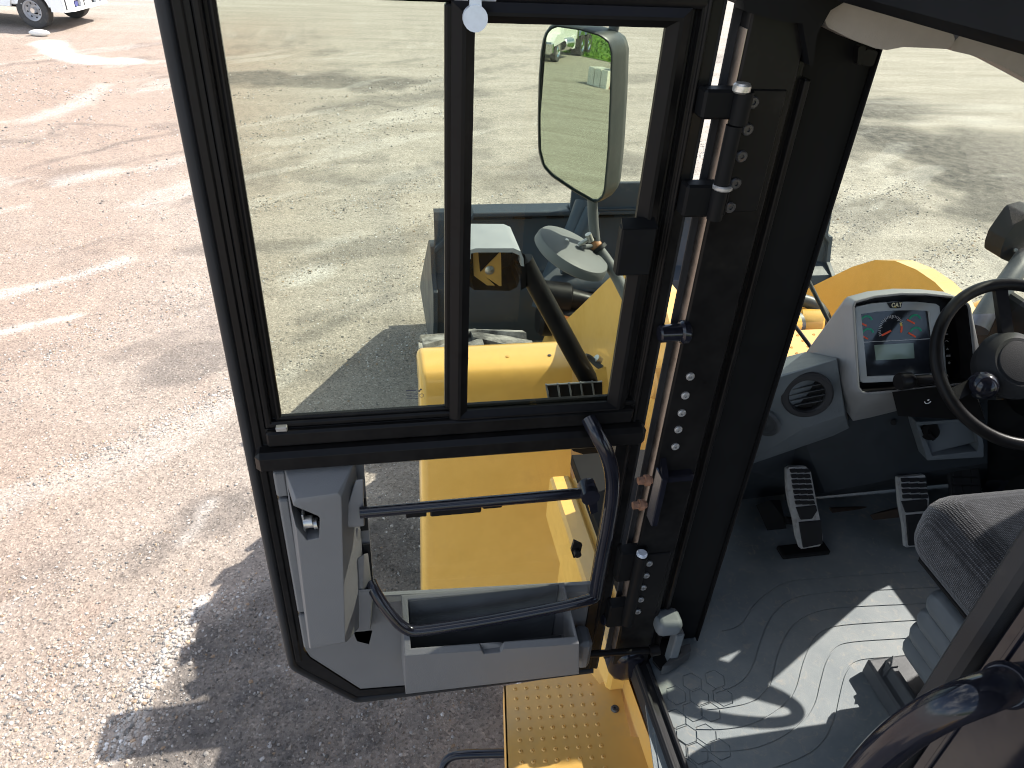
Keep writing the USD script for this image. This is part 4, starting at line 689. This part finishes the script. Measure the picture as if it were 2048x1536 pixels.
obj('front_frame', cat(xplate(Polygon([(1.95, .5), (3.6, .5), (3.4, 1.0), (2.6, 1.35), (2.3, 1.62), (2.02, 1.62)]), 1.17, 1.23), xplate(Polygon([(1.95, .5), (3.6, .5), (3.4, 1.0), (2.6, 1.35), (2.3, 1.62), (2.02, 1.62)]), 2.15, 2.21), bx(1.23, 2.15, 2.0, 3.3, .5, .9, .02), bx(.80, 1.17, 2.35, 3.5, .6, 1.05, .02), bx(2.21, 2.64, 2.35, 3.5, .6, 1.05, .02), bx(1.0, 2.4, 4.0, 4.12, .42, .62, .03)), 'yellow_paint', L)
dk = obj('deck_plate', cat(bx(1.25, 2.12, 2.16, 2.47, 1.735, 1.748, .003), bx(1.25, 1.28, 2.16, 2.47, 1.60, 1.735, .003)), 'yellow_step', L)
for i in range(9):
    for j in range(6):
        q = (1.36 + i * .075, 2.20 + j * .045, 1.748); obj('dimple', lathe([(.008, 0), (.005, .003), (.003, .0006), (0, .0006)], q, (0, 0, 1), 8), 'black_bolt' if False else 'yellow_step', dk)
obj('deck_bolt', lathe([(0, 0), (.018, 0), (.018, .004), (.010, .010), (0, .011)], A(1553, 692, z=1.748), (0, 0, 1), 16), 'worn_steel', dk)
obj('tilt_cylinder', cat(cyl(A(1560, 650, y=2.62), A(1592, 648, y=2.70), .062, n=24), cyl(A(1592, 648, y=2.70), A(1640, 655, y=2.66), .075, .085, n=24, ch=.01), cyl(A(1500, 660, y=2.6), A(1560, 650, y=2.62), .05)), 'yellow_paint', L)
obj('cylinder_barrel', cyl(A(1490, 660, y=2.60), A(1590, 648, y=2.68), .064, n=24), 'plastic_hose_grey', L)
obj('hydraulic_hose', tube([A(1540, 610, y=2.75), A(1575, 598, y=2.75), A(1610, 600, y=2.75), A(1640, 615, y=2.72), A(1655, 650, y=2.66), A(1656, 690, y=2.6)], .030), 'plastic_hose_grey', L)
obj('arm_pivot', cat(lathe([(0, -.14), (.12, -.14), (.13, -.10), (.13, .06), (.10, .10), (.10, .14), (0, .14)], A(1975, 668, y=2.35), (1, .25, .1), 32), tube([A(1945, 640, y=2.40), A(1965, 618, y=2.42), A(2000, 622, y=2.45), A(2030, 650, y=2.42), A(2070, 700, y=2.35)], .05)), 'yellow_paint', L)
obj('pivot_ring', lathe([(.102, .135), (.102, .15), (.06, .155), (.0, .155)], A(1975, 668, y=2.35), (1, .25, .1), 28), 'copper_paint', L)
obj('side_ledge', hull(*[A(*p, y=y_) for p in ((1945, 702), (2060, 712), (2060, 760), (1950, 745)) for y_ in (1.9, 1.98)]), 'dark_plastic', L)
# wiper arms
wa = obj('wiper_arm', cat(cyl(A(1588, 505, y=1.72), A(1660, 648, y=1.80), .0065), cyl(A(1560, 612, y=1.74), A(1626, 700, y=1.80), .0062)), 'plastic_hose_grey', L)

# --- bucket: rolled shell seen from behind, with side plates, spill guard and hitch
BX0, BX1 = .385, 3.235
bprof = [(4.64, 1.455), (4.60, 1.445), (4.57, 1.40), (4.50, 1.06), (4.46, 1.045), (4.37, 1.01), (4.355, .96), (4.36, .80), (4.42, .62), (4.56, .45), (4.75, .37), (5.6, .33), (5.75, .33)]
rings = []
bp = np.array(bprof); tg = np.gradient(bp, axis=0); tg /= np.linalg.norm(tg, axis=1, keepdims=True); bn = np.stack([-tg[:, 1], tg[:, 0]], 1)
bkt = []
for x in (BX0, BX1): pass
for (y, z), n_ in zip(bp, bn): rings.append([(BX0, y, z), (BX1, y, z), (BX1, y + n_[0] * .02 * (1 if n_[0] > 0 or n_[1] > 0 else -1), z + .0), (BX0, y + n_[0] * .02 * (1 if n_[0] > 0 or n_[1] > 0 else -1), z)])
bk = obj('bucket', loft(rings, caps=True), 'bucket_paint', L, smooth=22)
sidep = Polygon([(4.63, 1.24), (4.70, 1.20), (5.6, .45), (5.7, .33), (4.75, .35), (4.52, .42), (4.38, .62), (4.33, .80), (4.33, 1.0), (4.46, 1.07), (4.52, 1.24)])
for x0, x1 in ((BX0 - .03, BX0), (BX1, BX1 + .03)): obj('side_plate', xplate(sidep, x0, x1), 'bucket_paint', bk)
obj('top_lip', cat(bx(BX0 + .245, BX1 - .20, 4.50, 4.66, 1.445, 1.475, .006), *[hull(*[V(x + dx, y, z) for dx in (0, s * .255) for y in (4.5, 4.63) for z in ((1.235,) if dx == 0 else (1.44, 1.468))], *[V(x, y, 1.2) for y in (4.5, 4.63)]) for x, s in ((BX0 - .005, 1), (BX1 + .005, -1))]), 'bucket_paint', bk)
for x0, x1 in ((.90, 1.03), (1.13, 1.25), (1.38, 1.60)): obj('lip_slot', bx(x0, x1, 4.545, 4.562, 1.41, 1.425, .001), 'black_matte', bk)
obj('spill_guard', cat(bx(1.28, 2.36, 4.52, 4.55, 1.46, 1.66, .006), bx(1.28, 2.36, 4.50, 4.60, 1.475, 1.49, .002)), 'bucket_paint', bk)
obj('bucket_brace', cat(tube([A(1172, 408, y=4.40), A(1150, 470, y=4.3), A(1110, 545, y=4.2), A(1085, 620, y=4.1)], .075), tube([A(1185, 420, y=4.3), A(1120, 560, y=4.12)], .05, it=0)), 'bucket_paint', bk)
cpz = obj('coupler', cat(hull(A(1082, 560, y=4.0), A(1118, 530, y=4.1), A(1225, 530, y=4.1), A(1235, 565, y=4.0), A(1080, 575, y=3.98), A(1235, 590, y=3.98)), bx(A(1085, 590, y=4)[0], A(1240, 590, y=4)[0], 3.99, 4.1, A(1090, 585, y=4)[2] - .06, A(1090, 575, y=4)[2], .01)), 'bucket_paint', L)
obj('coupler_pin', cat(cyl(A(1080, 592, y=3.95), A(1140, 598, y=3.95), .10, n=28, ch=.02), cyl(A(1130, 598, y=3.93), A(1190, 606, y=3.93), .075, .055, n=24, ch=.02), cyl(A(1075, 640, y=3.9), A(1160, 640, y=3.9), .10, n=24, ch=.02)), 'black_satin', cpz)
obj('coupler_lug', cat(hull(*[A(*p, y=4.02) for p in ((1140, 530), (1154, 532), (1155, 556), (1148, 556))], A(1140, 532, y=4.08), A(1154, 556, y=4.08)), cyl(A(1122, 541, y=4.02), A(1140, 541, y=4.02), .022)), 'bucket_paint', cpz)
obj('coupler_plate', cat(hull(*[A(*p, y=y_) for p in ((1125, 630), (1150, 636), (1158, 670), (1148, 690), (1110, 690), (1105, 650)) for y_ in (3.78, 3.84)]), cyl(A(1152, 630, y=3.7), A(1164, 690, y=3.66), .025)), 'copper_paint', cpz)
tx = meshkit.text_mesh('64', .085, .002); tv = np.asarray(tx.vertices); t0 = A(1572, 586, y=4.347)
obj('chalk_number', trimesh.Trimesh(np.stack([t0[0] + tv[:, 0] * .8 + tv[:, 1] * .15, np.full(len(tv), 4.352) - tv[:, 2], t0[2] + tv[:, 1]], 1), tx.faces[:, ::-1], process=False), 'chalk', bk)

# --- left work lamp on its post, step tread beside it
LY = 2.30; lp_ = PY(LY)
shell = lp_.poly([(926, 470), (932, 462), (950, 448), (1020, 445), (1036, 450), (1042, 466), (1046, 560), (1040, 578), (1020, 586), (940, 582), (926, 570)], .01); 
hood_px = [(934, 488), (948, 484), (1022, 484), (1036, 490), (1042, 505), (1046, 560), (1040, 578), (1020, 588), (945, 586), (932, 575)]
lc = lp_.poly(hood_px, .012); lcc = [lp_.w(u, v) for u, v in list(lc.buffer(-.012).exterior.coords)[:-1]]
hs = obj('work_lamp', loft([[p + V(0, 0, 0) for p in lcc], [p + V(0, .10, .01) for p in lcc], [p + V(0, .155, .012) for p in lcc]], caps=False), 'black_satin', L, smooth=35)
obj('lamp_hood', tm(mf(hull(*[V(*p) + V(0, k, 0) for p in (lp_.w(*lp_.uv(*q)) for q in hood_px[:5]) for k in (-.05, .155)], *[V(*p) + V(0, k, 0) for p in (lp_.w(*lp_.uv(*q)) for q in ((934, 505), (1043, 520))) for k in (-.05, .155)])) - mf(hull(*[V(*p) + V(0, k, -.008) for p in (lp_.w(*lp_.uv(*q)) for q in ((938, 490), (950, 488), (1020, 488), (1034, 494), (1037, 505), (1035, 600), (940, 600))) for k in (-.2, .4)]))), 'lamp_hood', hs, smooth=30)
obj('lamp_back', hull(*[p + V(0, .15, .012) for p in lcc], *[p + V(0, .16, .012) for p in lcc]), 'black_matte', hs)
lb_ = PY(LY + .03); obj('lamp_bracket', cat(lb_.ext(lb_.poly([(960, 546), (1002, 503), (1003, 575)]), -.005, .0), lb_.ext(lb_.poly([(946, 500), (956, 500), (960, 543), (990, 572), (978, 574), (948, 552)]), -.006, -.002)), 'yellow_step', hs)
q = A(979, 540, y=LY + .03); obj('bracket_bolt', lathe([(0, 0), (.017, 0), (.017, .003), (.008, .008), (0, .009)], q, (0, -1, 0), 18), 'zinc', hs)
obj('lamp_post', cat(tube([A(1046, 520, y=LY + .02), A(1060, 548, y=LY + .02), A(1180, 765, y=2.22), A(1210, 815, y=2.2)], .036, n=20, it=1), hull(*[A(*p, y=y_) for p in ((1036, 500), (1050, 510), (1052, 575), (1042, 580)) for y_ in (LY - .02, LY + .06)])), 'black_satin', L)
TZ = 1.50
tb = [A(*p, y=2.12) for p in ((1092, 770), (1206, 763), (1206, 800), (1092, 800))]
tr = obj('tread_box', cat(*[cyl(A(x + 3 * k, 768 - k * 1.5, y=2.12), A(x + 6 + 3 * k, 802, y=2.12), .0035, n=8) for k, x in enumerate((1092, 1112, 1132, 1152, 1172))], cyl(A(1092, 770, y=2.12), A(1204, 763, y=2.12), .0035, n=8)), 'pale_rubber', L)
obj('tread_back', hull(*[A(*p, y=y_) for p in ((1092, 771), (1204, 765), (1208, 922), (1146, 902), (1134, 888), (1110, 802), (1094, 790)) for y_ in (2.128, 2.16)]), 'black_matte', tr)
obj('yellow_bracket', hull(*[A(*p, y=y_) for p in ((1190, 740), (1212, 733), (1220, 790), (1205, 795)) for y_ in (2.13, 2.2)]), 'yellow_paint', L)
obj('hose_clamp', tube([A(1171, 712, y=2.4), A(1180, 715, y=2.4), A(1192, 728, y=2.38), A(1204, 736, y=2.36)], .012), 'hose', L)
obj('hose_clamp', cyl(A(1192, 716, y=2.39), A(1200, 722, y=2.39), .016), 'zinc', L)

# --- mirrors
MY = 1.60
m0 = A(1150, 232, y=MY); dtop = unit(A(1150, 125, y=MY) - CAM); rdir = unit(V(-.35, -.932, -.098)); mn = unit(rdir - dtop)
MP = Pl(m0, (1, 0, 0), mn)
gl_px = [(1092, 78), (1098, 62), (1112, 53), (1160, 60), (1200, 72), (1216, 84), (1222, 105), (1220, 190), (1215, 300), (1208, 378), (1202, 395), (1190, 401), (1150, 378), (1106, 348), (1090, 330), (1082, 300), (1081, 240), (1083, 160), (1087, 105)]
gp = MP.poly(gl_px).buffer(-.008).buffer(.008, quad_segs=8)
def ringpts(g, h, sh=0.0, n=72):
    e = g.exterior; c = g.centroid; return [MP.w(c.x + sh + (q.x - c.x), c.y + (q.y - c.y), h) for q in (e.interpolate(k / n, normalized=True) for k in range(n))]
rim = gp.buffer(.006)
mr = obj('mirror_housing', loft([ringpts(gp, -.004), ringpts(gp, .006), ringpts(gp.buffer(.003), .0085), ringpts(rim, .004), ringpts(rim.buffer(.003), -.015, .004), ringpts(rim.buffer(.002), -.05, .022), ringpts(rim.buffer(-.003), -.085, .034), ringpts(rim.buffer(-.018), -.11, .038), ringpts(rim.buffer(-.055), -.12, .038)], caps=True), 'mirror_shell', L, smooth=35)
obj('mirror_glass', MP.ext(gp.buffer(-.0004), -.003, .0015), 'mirror_glass', mr)
j0 = A(1185, 405, y=MY + .05); jt = A(1228, 62, y=MY + .05)
mj = A(1190, 490, y=MY + .03)
obj('mirror_arm', cat(tube([A(1185, 395, y=MY + .04), A(1186, 440, y=MY + .04), A(1191, 486, y=MY + .03)], .0125, it=2), tube([mj, A(1222, 532, y=MY - .0), A(1250, 585, y=MY - .06), A(1300, 690, y=MY - .15)], .0145, it=2), tube([A(1222, 75, y=MY + .05), A(1230, 50, y=MY + .05), A(1240, 0, y=MY + .03), A(1250, -60, y=MY)], .011, it=2)), 'pale_rubber', mr)
ja = unit(A(1222, 532, y=MY) - mj)
obj('mirror_joint', cat(lathe([(.0, -.020), (.021, -.020), (.021, -.012), (.014, -.011), (.014, .008), (.023, .009), (.023, .018), (.0, .018)], mj, ja, 22)), 'black_rubber', mr)
obj('joint_sleeve', lathe([(.0145, -.011), (.0175, -.008), (.0175, .006), (.0145, .008)], mj, ja, 22), 'copper_paint', mr)
# small round mirror, seen from its back
def camvec(x, y, z): return ROT @ V(x, y, z)
dc_ = A(1148, 499, y=MY); view = unit(CAM - dc_); e1 = unit(camvec(math.cos(math.radians(32)), math.sin(math.radians(32)), 0)); e1 = unit(e1 - view * (e1 @ view)); e2 = np.cross(view, e1)
e2 = e2 if (ROT.T @ e2)[1] < 0 else -e2
dn_ = unit(e2 * math.cos(math.radians(21)) + view * math.sin(math.radians(21)))
rm = obj('round_mirror', lathe([(0, .010), (.030, .011), (.034, .010), (.075, .008), (.093, .002), (.097, -.006), (.098, -.020), (.092, -.024), (0, -.02)], dc_, dn_, 48), 'pale_rubber', L, smooth=28)
obj('mirror_bracket', cat(cyl(dc_ + dn_ * .012 + e1 * .010, mj, .006), hull(*[mj + a * .012 + b * .02 for a in (ja, -ja) for b in (e1, -e1, dn_)])), 'pale_rubber', rm)
obj('bracket_bolt', cat(cyl(A(1158, 490, y=MY), A(1180, 476, y=MY), .0055), cyl(A(1176, 468, y=MY), A(1182, 482, y=MY), .008)), 'zinc', rm)
for p in ((1134, 480), (1158, 492), (1150, 505)): obj('mirror_screw', lathe([(0, 0), (.005, 0), (.004, .002), (0, .0025)], A(*p, y=MY) , dn_, 10), 'zinc', rm)
# right-hand mirror seen past the windscreen
RY = 2.0
rr_ = PY(RY); rmr = obj('mirror_housing', rr_.ext(rr_.poly([(2002, 500), (2010, 478), (2046, 428), (2075, 420), (2110, 430), (2110, 540), (2020, 525), (2000, 516)], .02), -.08, 0), 'black_rubber', L, smooth=30)
obj('mirror_arm', tube([A(2052, 512, y=RY - .03), A(2018, 560, y=RY - .10), A(1972, 622, y=RY - .16), A(1955, 660, y=RY - .2)], .034, it=1), 'plastic_hose_grey', rmr)
obj('bracket_bolt', cyl(A(2030, 500, y=RY - .004), A(2032, 500, y=RY - .012), .006, n=10), 'zinc', rmr)

# ------------------------------------------------------------------ pickup parked across the yard
pk0 = at(80, 56, z=0); axd = unit(at(152, 36, z=0) - pk0); fwd = V(axd[1], -axd[0], 0); K = .86
PKT = thing('pickup_truck', 'white pickup truck parked across the yard, only its front corner in view', 'pickup truck', tuple(pk0))
def tk(m):
    v = np.asarray(m.vertices) * K; return trimesh.Trimesh(pk0 + v[:, :1] * fwd + v[:, 1:2] * axd + v[:, 2:3] * V(0, 0, 1), m.faces, process=False)
def sideplate(poly, y0, y1):
    m = trimesh.creation.extrude_polygon(poly, y1 - y0, engine='earcut'); v = np.asarray(m.vertices); m = trimesh.Trimesh(np.stack([v[:, 0], v[:, 2] + y0, v[:, 1]], 1), m.faces[:, ::-1], process=False); return m
arch = Point(0, .41).buffer(.50, quad_segs=16); archr = Point(-3.65, .41).buffer(.50, quad_segs=16)
bodyp = Polygon([(-4.75, .55), (-4.75, 1.25), (-2.35, 1.27), (-2.3, 1.27), (-.25, 1.25), (.55, 1.20), (.80, 1.10), (.84, .55), (.35, .50), (-.4, .48), (-3.2, .48)]).difference(arch).difference(archr)
pb_ = obj('body', cat(tk(sideplate(bodyp, -.16, -.10)), tk(sideplate(bodyp, 1.72, 1.78)), tk(bx(-.2, .82, -.12, 1.74, .95, 1.2, .06)), tk(bx(-4.72, -2.3, -.12, 1.74, .70, .76, .01)), tk(bx(-2.3, -.2, -.12, 1.74, .52, 1.2, .02)), tk(bx(-4.76, -4.70, -.12, 1.74, .6, 1.24, .01))), 'white_paint', PKT)
obj('cab', tk(hull(*[V(x, y, z) for x, z in ((-2.35, 1.25), (-.3, 1.22), (-.95, 1.85), (-2.3, 1.88)) for y in (-.08 if z > 1.5 else -.12, 1.70 if z > 1.5 else 1.74)])), 'white_paint', PKT)
obj('side_window', tk(sideplate(Polygon([(-2.25, 1.32), (-.55, 1.30), (-1.0, 1.78), (-2.22, 1.80)]), -.125, -.118)), 'dark_glass', PKT)
bm = obj('bumper', tk(tm(mf(hull(*[V(x, y, z) for x, y in ((.55, -.19), (.86, -.15), (.98, .1), (.98, 1.55), (.86, 1.78), (.55, 1.82)) for z in (.42, .72)])) - mf(bx(.8, 1.2, .12, .42, .50, .66, .02)) - mf(bx(.8, 1.2, 1.22, 1.52, .50, .66, .02)) - mf(bx(.8, 1.2, .52, 1.1, .5, .62, .01)))), 'white_paint', PKT)
obj('fog_lamp', tk(cyl((.93, .27, .58), (.95, .27, .58), .07)), 'lamp_blue', bm); obj('fog_lamp', tk(cyl((.93, 1.37, .58), (.95, 1.37, .58), .07)), 'lamp_blue', bm)
obj('bumper_inset', tk(bx(.75, .90, -.1, 1.7, .46, .70, .01)), 'dark_plastic', bm)
obj('number_plate', tk(bx(.985, .995, .55, .85, .44, .60, .004)), 'white_paint', PKT)
obj('headlight', tk(hull(*[V(x, y, z) for x, y in ((.5, -.17), (.84, -.13), (.86, .2)) for z in (.82, 1.05)])), 'chrome', PKT); obj('headlight', tk(hull(*[V(x, y, z) for x, y in ((.5, 1.79), (.84, 1.75), (.86, 1.42)) for z in (.82, 1.05)])), 'chrome', PKT)
obj('grille', tk(bx(.82, .88, .24, 1.38, .78, 1.08, .01)), 'dark_plastic', PKT)
obj('underbody', tk(cat(bx(-4.2, .5, .25, 1.35, .40, .56, .02), bx(-.06, .06, 0, 1.6, .3, .42, .02), bx(-3.72, -3.58, 0, 1.6, .3, .45, .02))), 'black_matte', PKT)
for x in (0, -3.65):
    for y, s in ((.0, 1), (1.62, -1)):
        w_ = obj('wheel', tk(lathe([(.22, -.11), (.30, -.125), (.37, -.118), (.395, -.10), (.405, -.05), (.405, .05), (.395, .10), (.37, .118), (.30, .125), (.22, .11)], (x, y, .405), (0, 1, 0), 48)), 'tyre_dark', PKT, smooth=35)
        obj('rim', tk(lathe([(0, -.02), (.06, -.025), (.075, .012), (.12, .01), (.15, -.03), (.19, -.06), (.205, -.10), (.235, -.115), (.225, -.125), (.215, -.10), (.21, .1), (0, .1)], (x, y, .405), (0, s, 0), 40)), 'rim_steel', w_)
        obj('hub', tk(lathe([(0, -.10), (.055, -.10), (.065, -.06), (.07, .0)], (x, y, .405), (0, s, 0), 24)), 'chrome', w_)
        for k in range(8):
            a = k * math.pi / 4 + .2; obj('rim_hole', tk(cyl((x + .165 * math.cos(a), y - s * .052, .405 + .165 * math.sin(a)), (x + .165 * math.cos(a), y - s * .047, .405 + .165 * math.sin(a)), .022, n=10)), 'black_matte', w_)
sp_ = at(80, 70, z=0); stn = trimesh.creation.icosphere(2, 1.0); sv = np.asarray(stn.vertices); sv = sv * (1 + .35 * (meshkit.fbm(sv * 1.7 + 9, 3) - .5))[:, None]
obj('stone', trimesh.Trimesh(sv * [.20, .10, .07] + sp_ + V(0, 0, .04), stn.faces, process=False), 'concrete', None, label='small pale stone on the ground in front of the pickup wheel', category='stone')

# ------------------------------------------------------------------ what the wing mirror shows: the far side of the yard behind the cab
def seen(px, py, z=0.0):
    d = unit(at(px, py, pl=MP) - CAM); o = at(px, py, pl=MP); r_ = d - 2 * (d @ MP.n) * MP.n; return o + r_ * (z - o[2]) / r_[2]
g0, g1, g2 = seen(1142, 118), seen(1222, 124), seen(1086, 150)
s0 = seen(1113, 124); s1 = seen(1150, 114); sd = unit(s0 - s1); sn_ = V(-sd[1], sd[0], 0)
if np.dot(sn_, CAM - s0) < 0: sn_ = -sn_
ST = thing('semi_truck', 'white road tractor unit reflected in the wing mirror', 'semi truck', tuple(s0 * [1, 1, 0]))
wb = np.linalg.norm((s0 - s1)[:2]); KS = wb / 3.3
def sk(m):
    v = np.asarray(m.vertices) * KS; m2 = trimesh.Trimesh(s0 * [1, 1, 0] + v[:, :1] * sd + v[:, 1:2] * sn_ + v[:, 2:3] * V(0, 0, 1), m.faces, process=False)
    return m2
obj('hood', sk(hull(*[V(x, y, z) for x, y, z in ((-.75, -.1, 1.0), (-.75, -2.2, 1.0), (-.75, -.2, 2.1), (-.75, -2.1, 2.1), (1.0, -.35, 1.0), (1.0, -1.95, 1.0), (.95, -.5, 1.75), (.95, -1.8, 1.75))])), 'white_paint', ST)
obj('front_wing', sk(hull(*[V(x, y, z) for x, z in ((-.6, .9), (-.5, 1.25), (.5, 1.25), (.95, .95), (.95, .75)) for y in (.08, -2.38)])), 'white_paint', ST)
obj('cab', sk(hull(*[V(x, y, z) for x, z in ((-.7, .9), (-.7, 2.2), (-1.2, 3.3), (-3.2, 3.5), (-3.2, .9)) for y in (.02, -2.32)])), 'white_paint', ST)
obj('cab_window', sk(sideplate(Polygon([(-.85, 2.0), (-1.25, 2.7), (-1.7, 2.7), (-1.7, 2.0)]), .022, .03)), 'dark_glass', ST)
obj('windscreen', sk(hull((-.70, -.2, 2.2), (-.70, -2.1, 2.2), (-1.02, -.3, 2.85), (-1.02, -2.0, 2.85), (-.74, -.2, 2.2), (-1.08, -2.0, 2.85))), 'dark_glass', ST)
for k in range(5): obj('grille_bar', sk(bx(1.0, 1.03, -1.85, -.45, 1.0 + k * .15, 1.05 + k * .15, .01)), 'chrome', ST)
obj('bumper', sk(bx(.9, 1.25, -2.4, .1, .42, .95, .08)), 'chrome', ST)
obj('exhaust_stack', sk(cyl((-3.3, .0, .9), (-3.3, .0, 4.0), .09)), 'chrome', ST)
obj('fuel_tank', sk(cyl((-.9, -.12, .75), (-2.3, -.12, .75), .33, n=24, ch=.05)), 'chrome', ST)
obj('step_box', sk(bx(-2.8, -2.3, -.45, .1, .45, 1.1, .03)), 'white_paint', ST)
obj('chassis', sk(cat(bx(-6.6, 0, -1.65, -1.45, .75, 1.0, .02), bx(-6.6, 0, -.85, -.65, .75, 1.0, .02), bx(-5.4, -4.2, -1.7, -.6, 1.0, 1.15, .05))), 'black_matte', ST)
for x in (-4.2, -5.5): obj('rear_wing', sk(hull(*[V(x + a, y, z) for a, z in ((-.5, 1.0), (-.3, 1.22), (.3, 1.22), (.5, 1.0), (.3, 1.18), (-.3, 1.18)) for y in (.05, -.55)])), 'chrome', ST)
for x, ys in ((0, ((-.1, .3), (-2.2, .3))), (-4.2, ((-.15, .55), (-2.15, .55))), (-5.5, ((-.15, .55), (-2.15, .55)))):
    for y, w2 in ys:
        c = V(x, y, .52); w_ = obj('wheel', sk(lathe([(.3, -w2 / 2), (.5, -w2 / 2), (.52, -w2 / 2 + .04), (.52, w2 / 2 - .04), (.5, w2 / 2), (.3, w2 / 2)], c, (0, 1, 0), 28)), 'tyre_dark', ST)
        obj('rim', sk(lathe([(0, w2 / 2 - .02), (.1, w2 / 2), (.2, w2 / 2 - .05), (.3, w2 / 2 + .005), (.31, -w2 / 2 - .005), (.0, -w2 / 2 - .002)], c, (0, 1, 0), 24)), 'chrome', w_)
# grass verge beyond the tractor
ge0, ge1 = seen(1150, 110), seen(1226, 126); gd = unit(ge1 - ge0); gn = V(-gd[1], gd[0], 0); gn = gn if gn @ (ge0 - CAM) > 0 else -gn
r = np.random.default_rng(5); u = r.uniform(-60, 40, 60000); w_ = 0.2 + 45 * r.uniform(0, 1, 60000) ** 1.8; base_ = ge0 * [1, 1, 0] + u[:, None] * gd + w_[:, None] * gn; h_ = r.uniform(.06, .2, 60000); a = r.uniform(0, 6.28, 60000); b = r.uniform(.03, .09, 60000)
side = np.stack([np.cos(a) * b, np.sin(a) * b, 0 * a], -1); tip = base_ + np.stack([r.normal(0, .12, 60000), r.normal(0, .12, 60000), h_], -1)
gs = usdkit.mesh(stage, '/World/grass', (np.stack([base_ - side, base_ + side, tip], 1).reshape(-1, 3), np.arange(180000).reshape(-1, 3)), M['meadow']); gs.GetPrim().SetCustomDataByKey('kind', 'stuff'); gs.GetPrim().SetCustomDataByKey('label', 'green meadow with yellow weeds behind the yard'); gs.GetPrim().SetCustomDataByKey('category', 'grass')
vq = [ge0 * [1, 1, 0] - gd * 70, ge0 * [1, 1, 0] + gd * 45, ge0 * [1, 1, 0] + gd * 45 + gn * 150, ge0 * [1, 1, 0] - gd * 70 + gn * 150]
vm = usdkit.mesh(stage, '/World/meadow', (np.array(vq) + [0, 0, .02], np.array([[0, 1, 2], [0, 2, 3]])), M['meadow']); vm.GetPrim().SetCustomDataByKey('kind', 'structure')
# white water blocks and an orange barrel in the mirror
b0, b1 = seen(1174, 168), seen(1206, 177); bd = unit(b1 - b0); bl = np.linalg.norm(b1 - b0) / 2.6; bnn = V(-bd[1], bd[0], 0); bnn = bnn if bnn @ (b0 - CAM) > 0 else -bnn
for k, lab in enumerate(('white concrete block in the wing mirror, leftmost of the row of three', 'white concrete block in the wing mirror, middle of the row of three', 'white concrete block in the wing mirror, next to the orange barrel')):
    o = b0 * [1, 1, 0] + bd * bl * 1.05 * k; c8 = [o + bd * (bl * .95 * i) + bnn * (bl * 1.4 * j) + V(0, 0, z) for i in (.03, .97) for j in (0.03, .97) for z in (.04, bl * 1.5)] + [o + bd * (bl * .95 * i) + bnn * (bl * 1.4 * j) + V(0, 0, z) for i in (0, 1) for j in (0, 1) for z in (.0, bl * 1.42)]
    obj('concrete_block', hull(*c8), 'concrete', None, label=lab, category='block', group='white blocks in a row')
o = b0 * [1, 1, 0] + bd * bl * 3.35 + bnn * bl * 1.3
tb_ = thing('traffic_barrel', 'orange traffic barrel with white bands beside the white blocks', 'barrel', tuple(o))
obj('drum', lathe([(0, 0), (.34, 0), (.34, .1), (.28, .1), (.27, .9), (.22, 1.0), (0, 1.0)], o, (0, 0, 1), 24), 'orange_plastic', tb_); obj('band', lathe([(.282, .3), (.282, .45)], o, (0, 0, 1), 24), 'white_paint', tb_); obj('band', lathe([(.278, .6), (.278, .75)], o, (0, 0, 1), 24), 'white_paint', tb_)
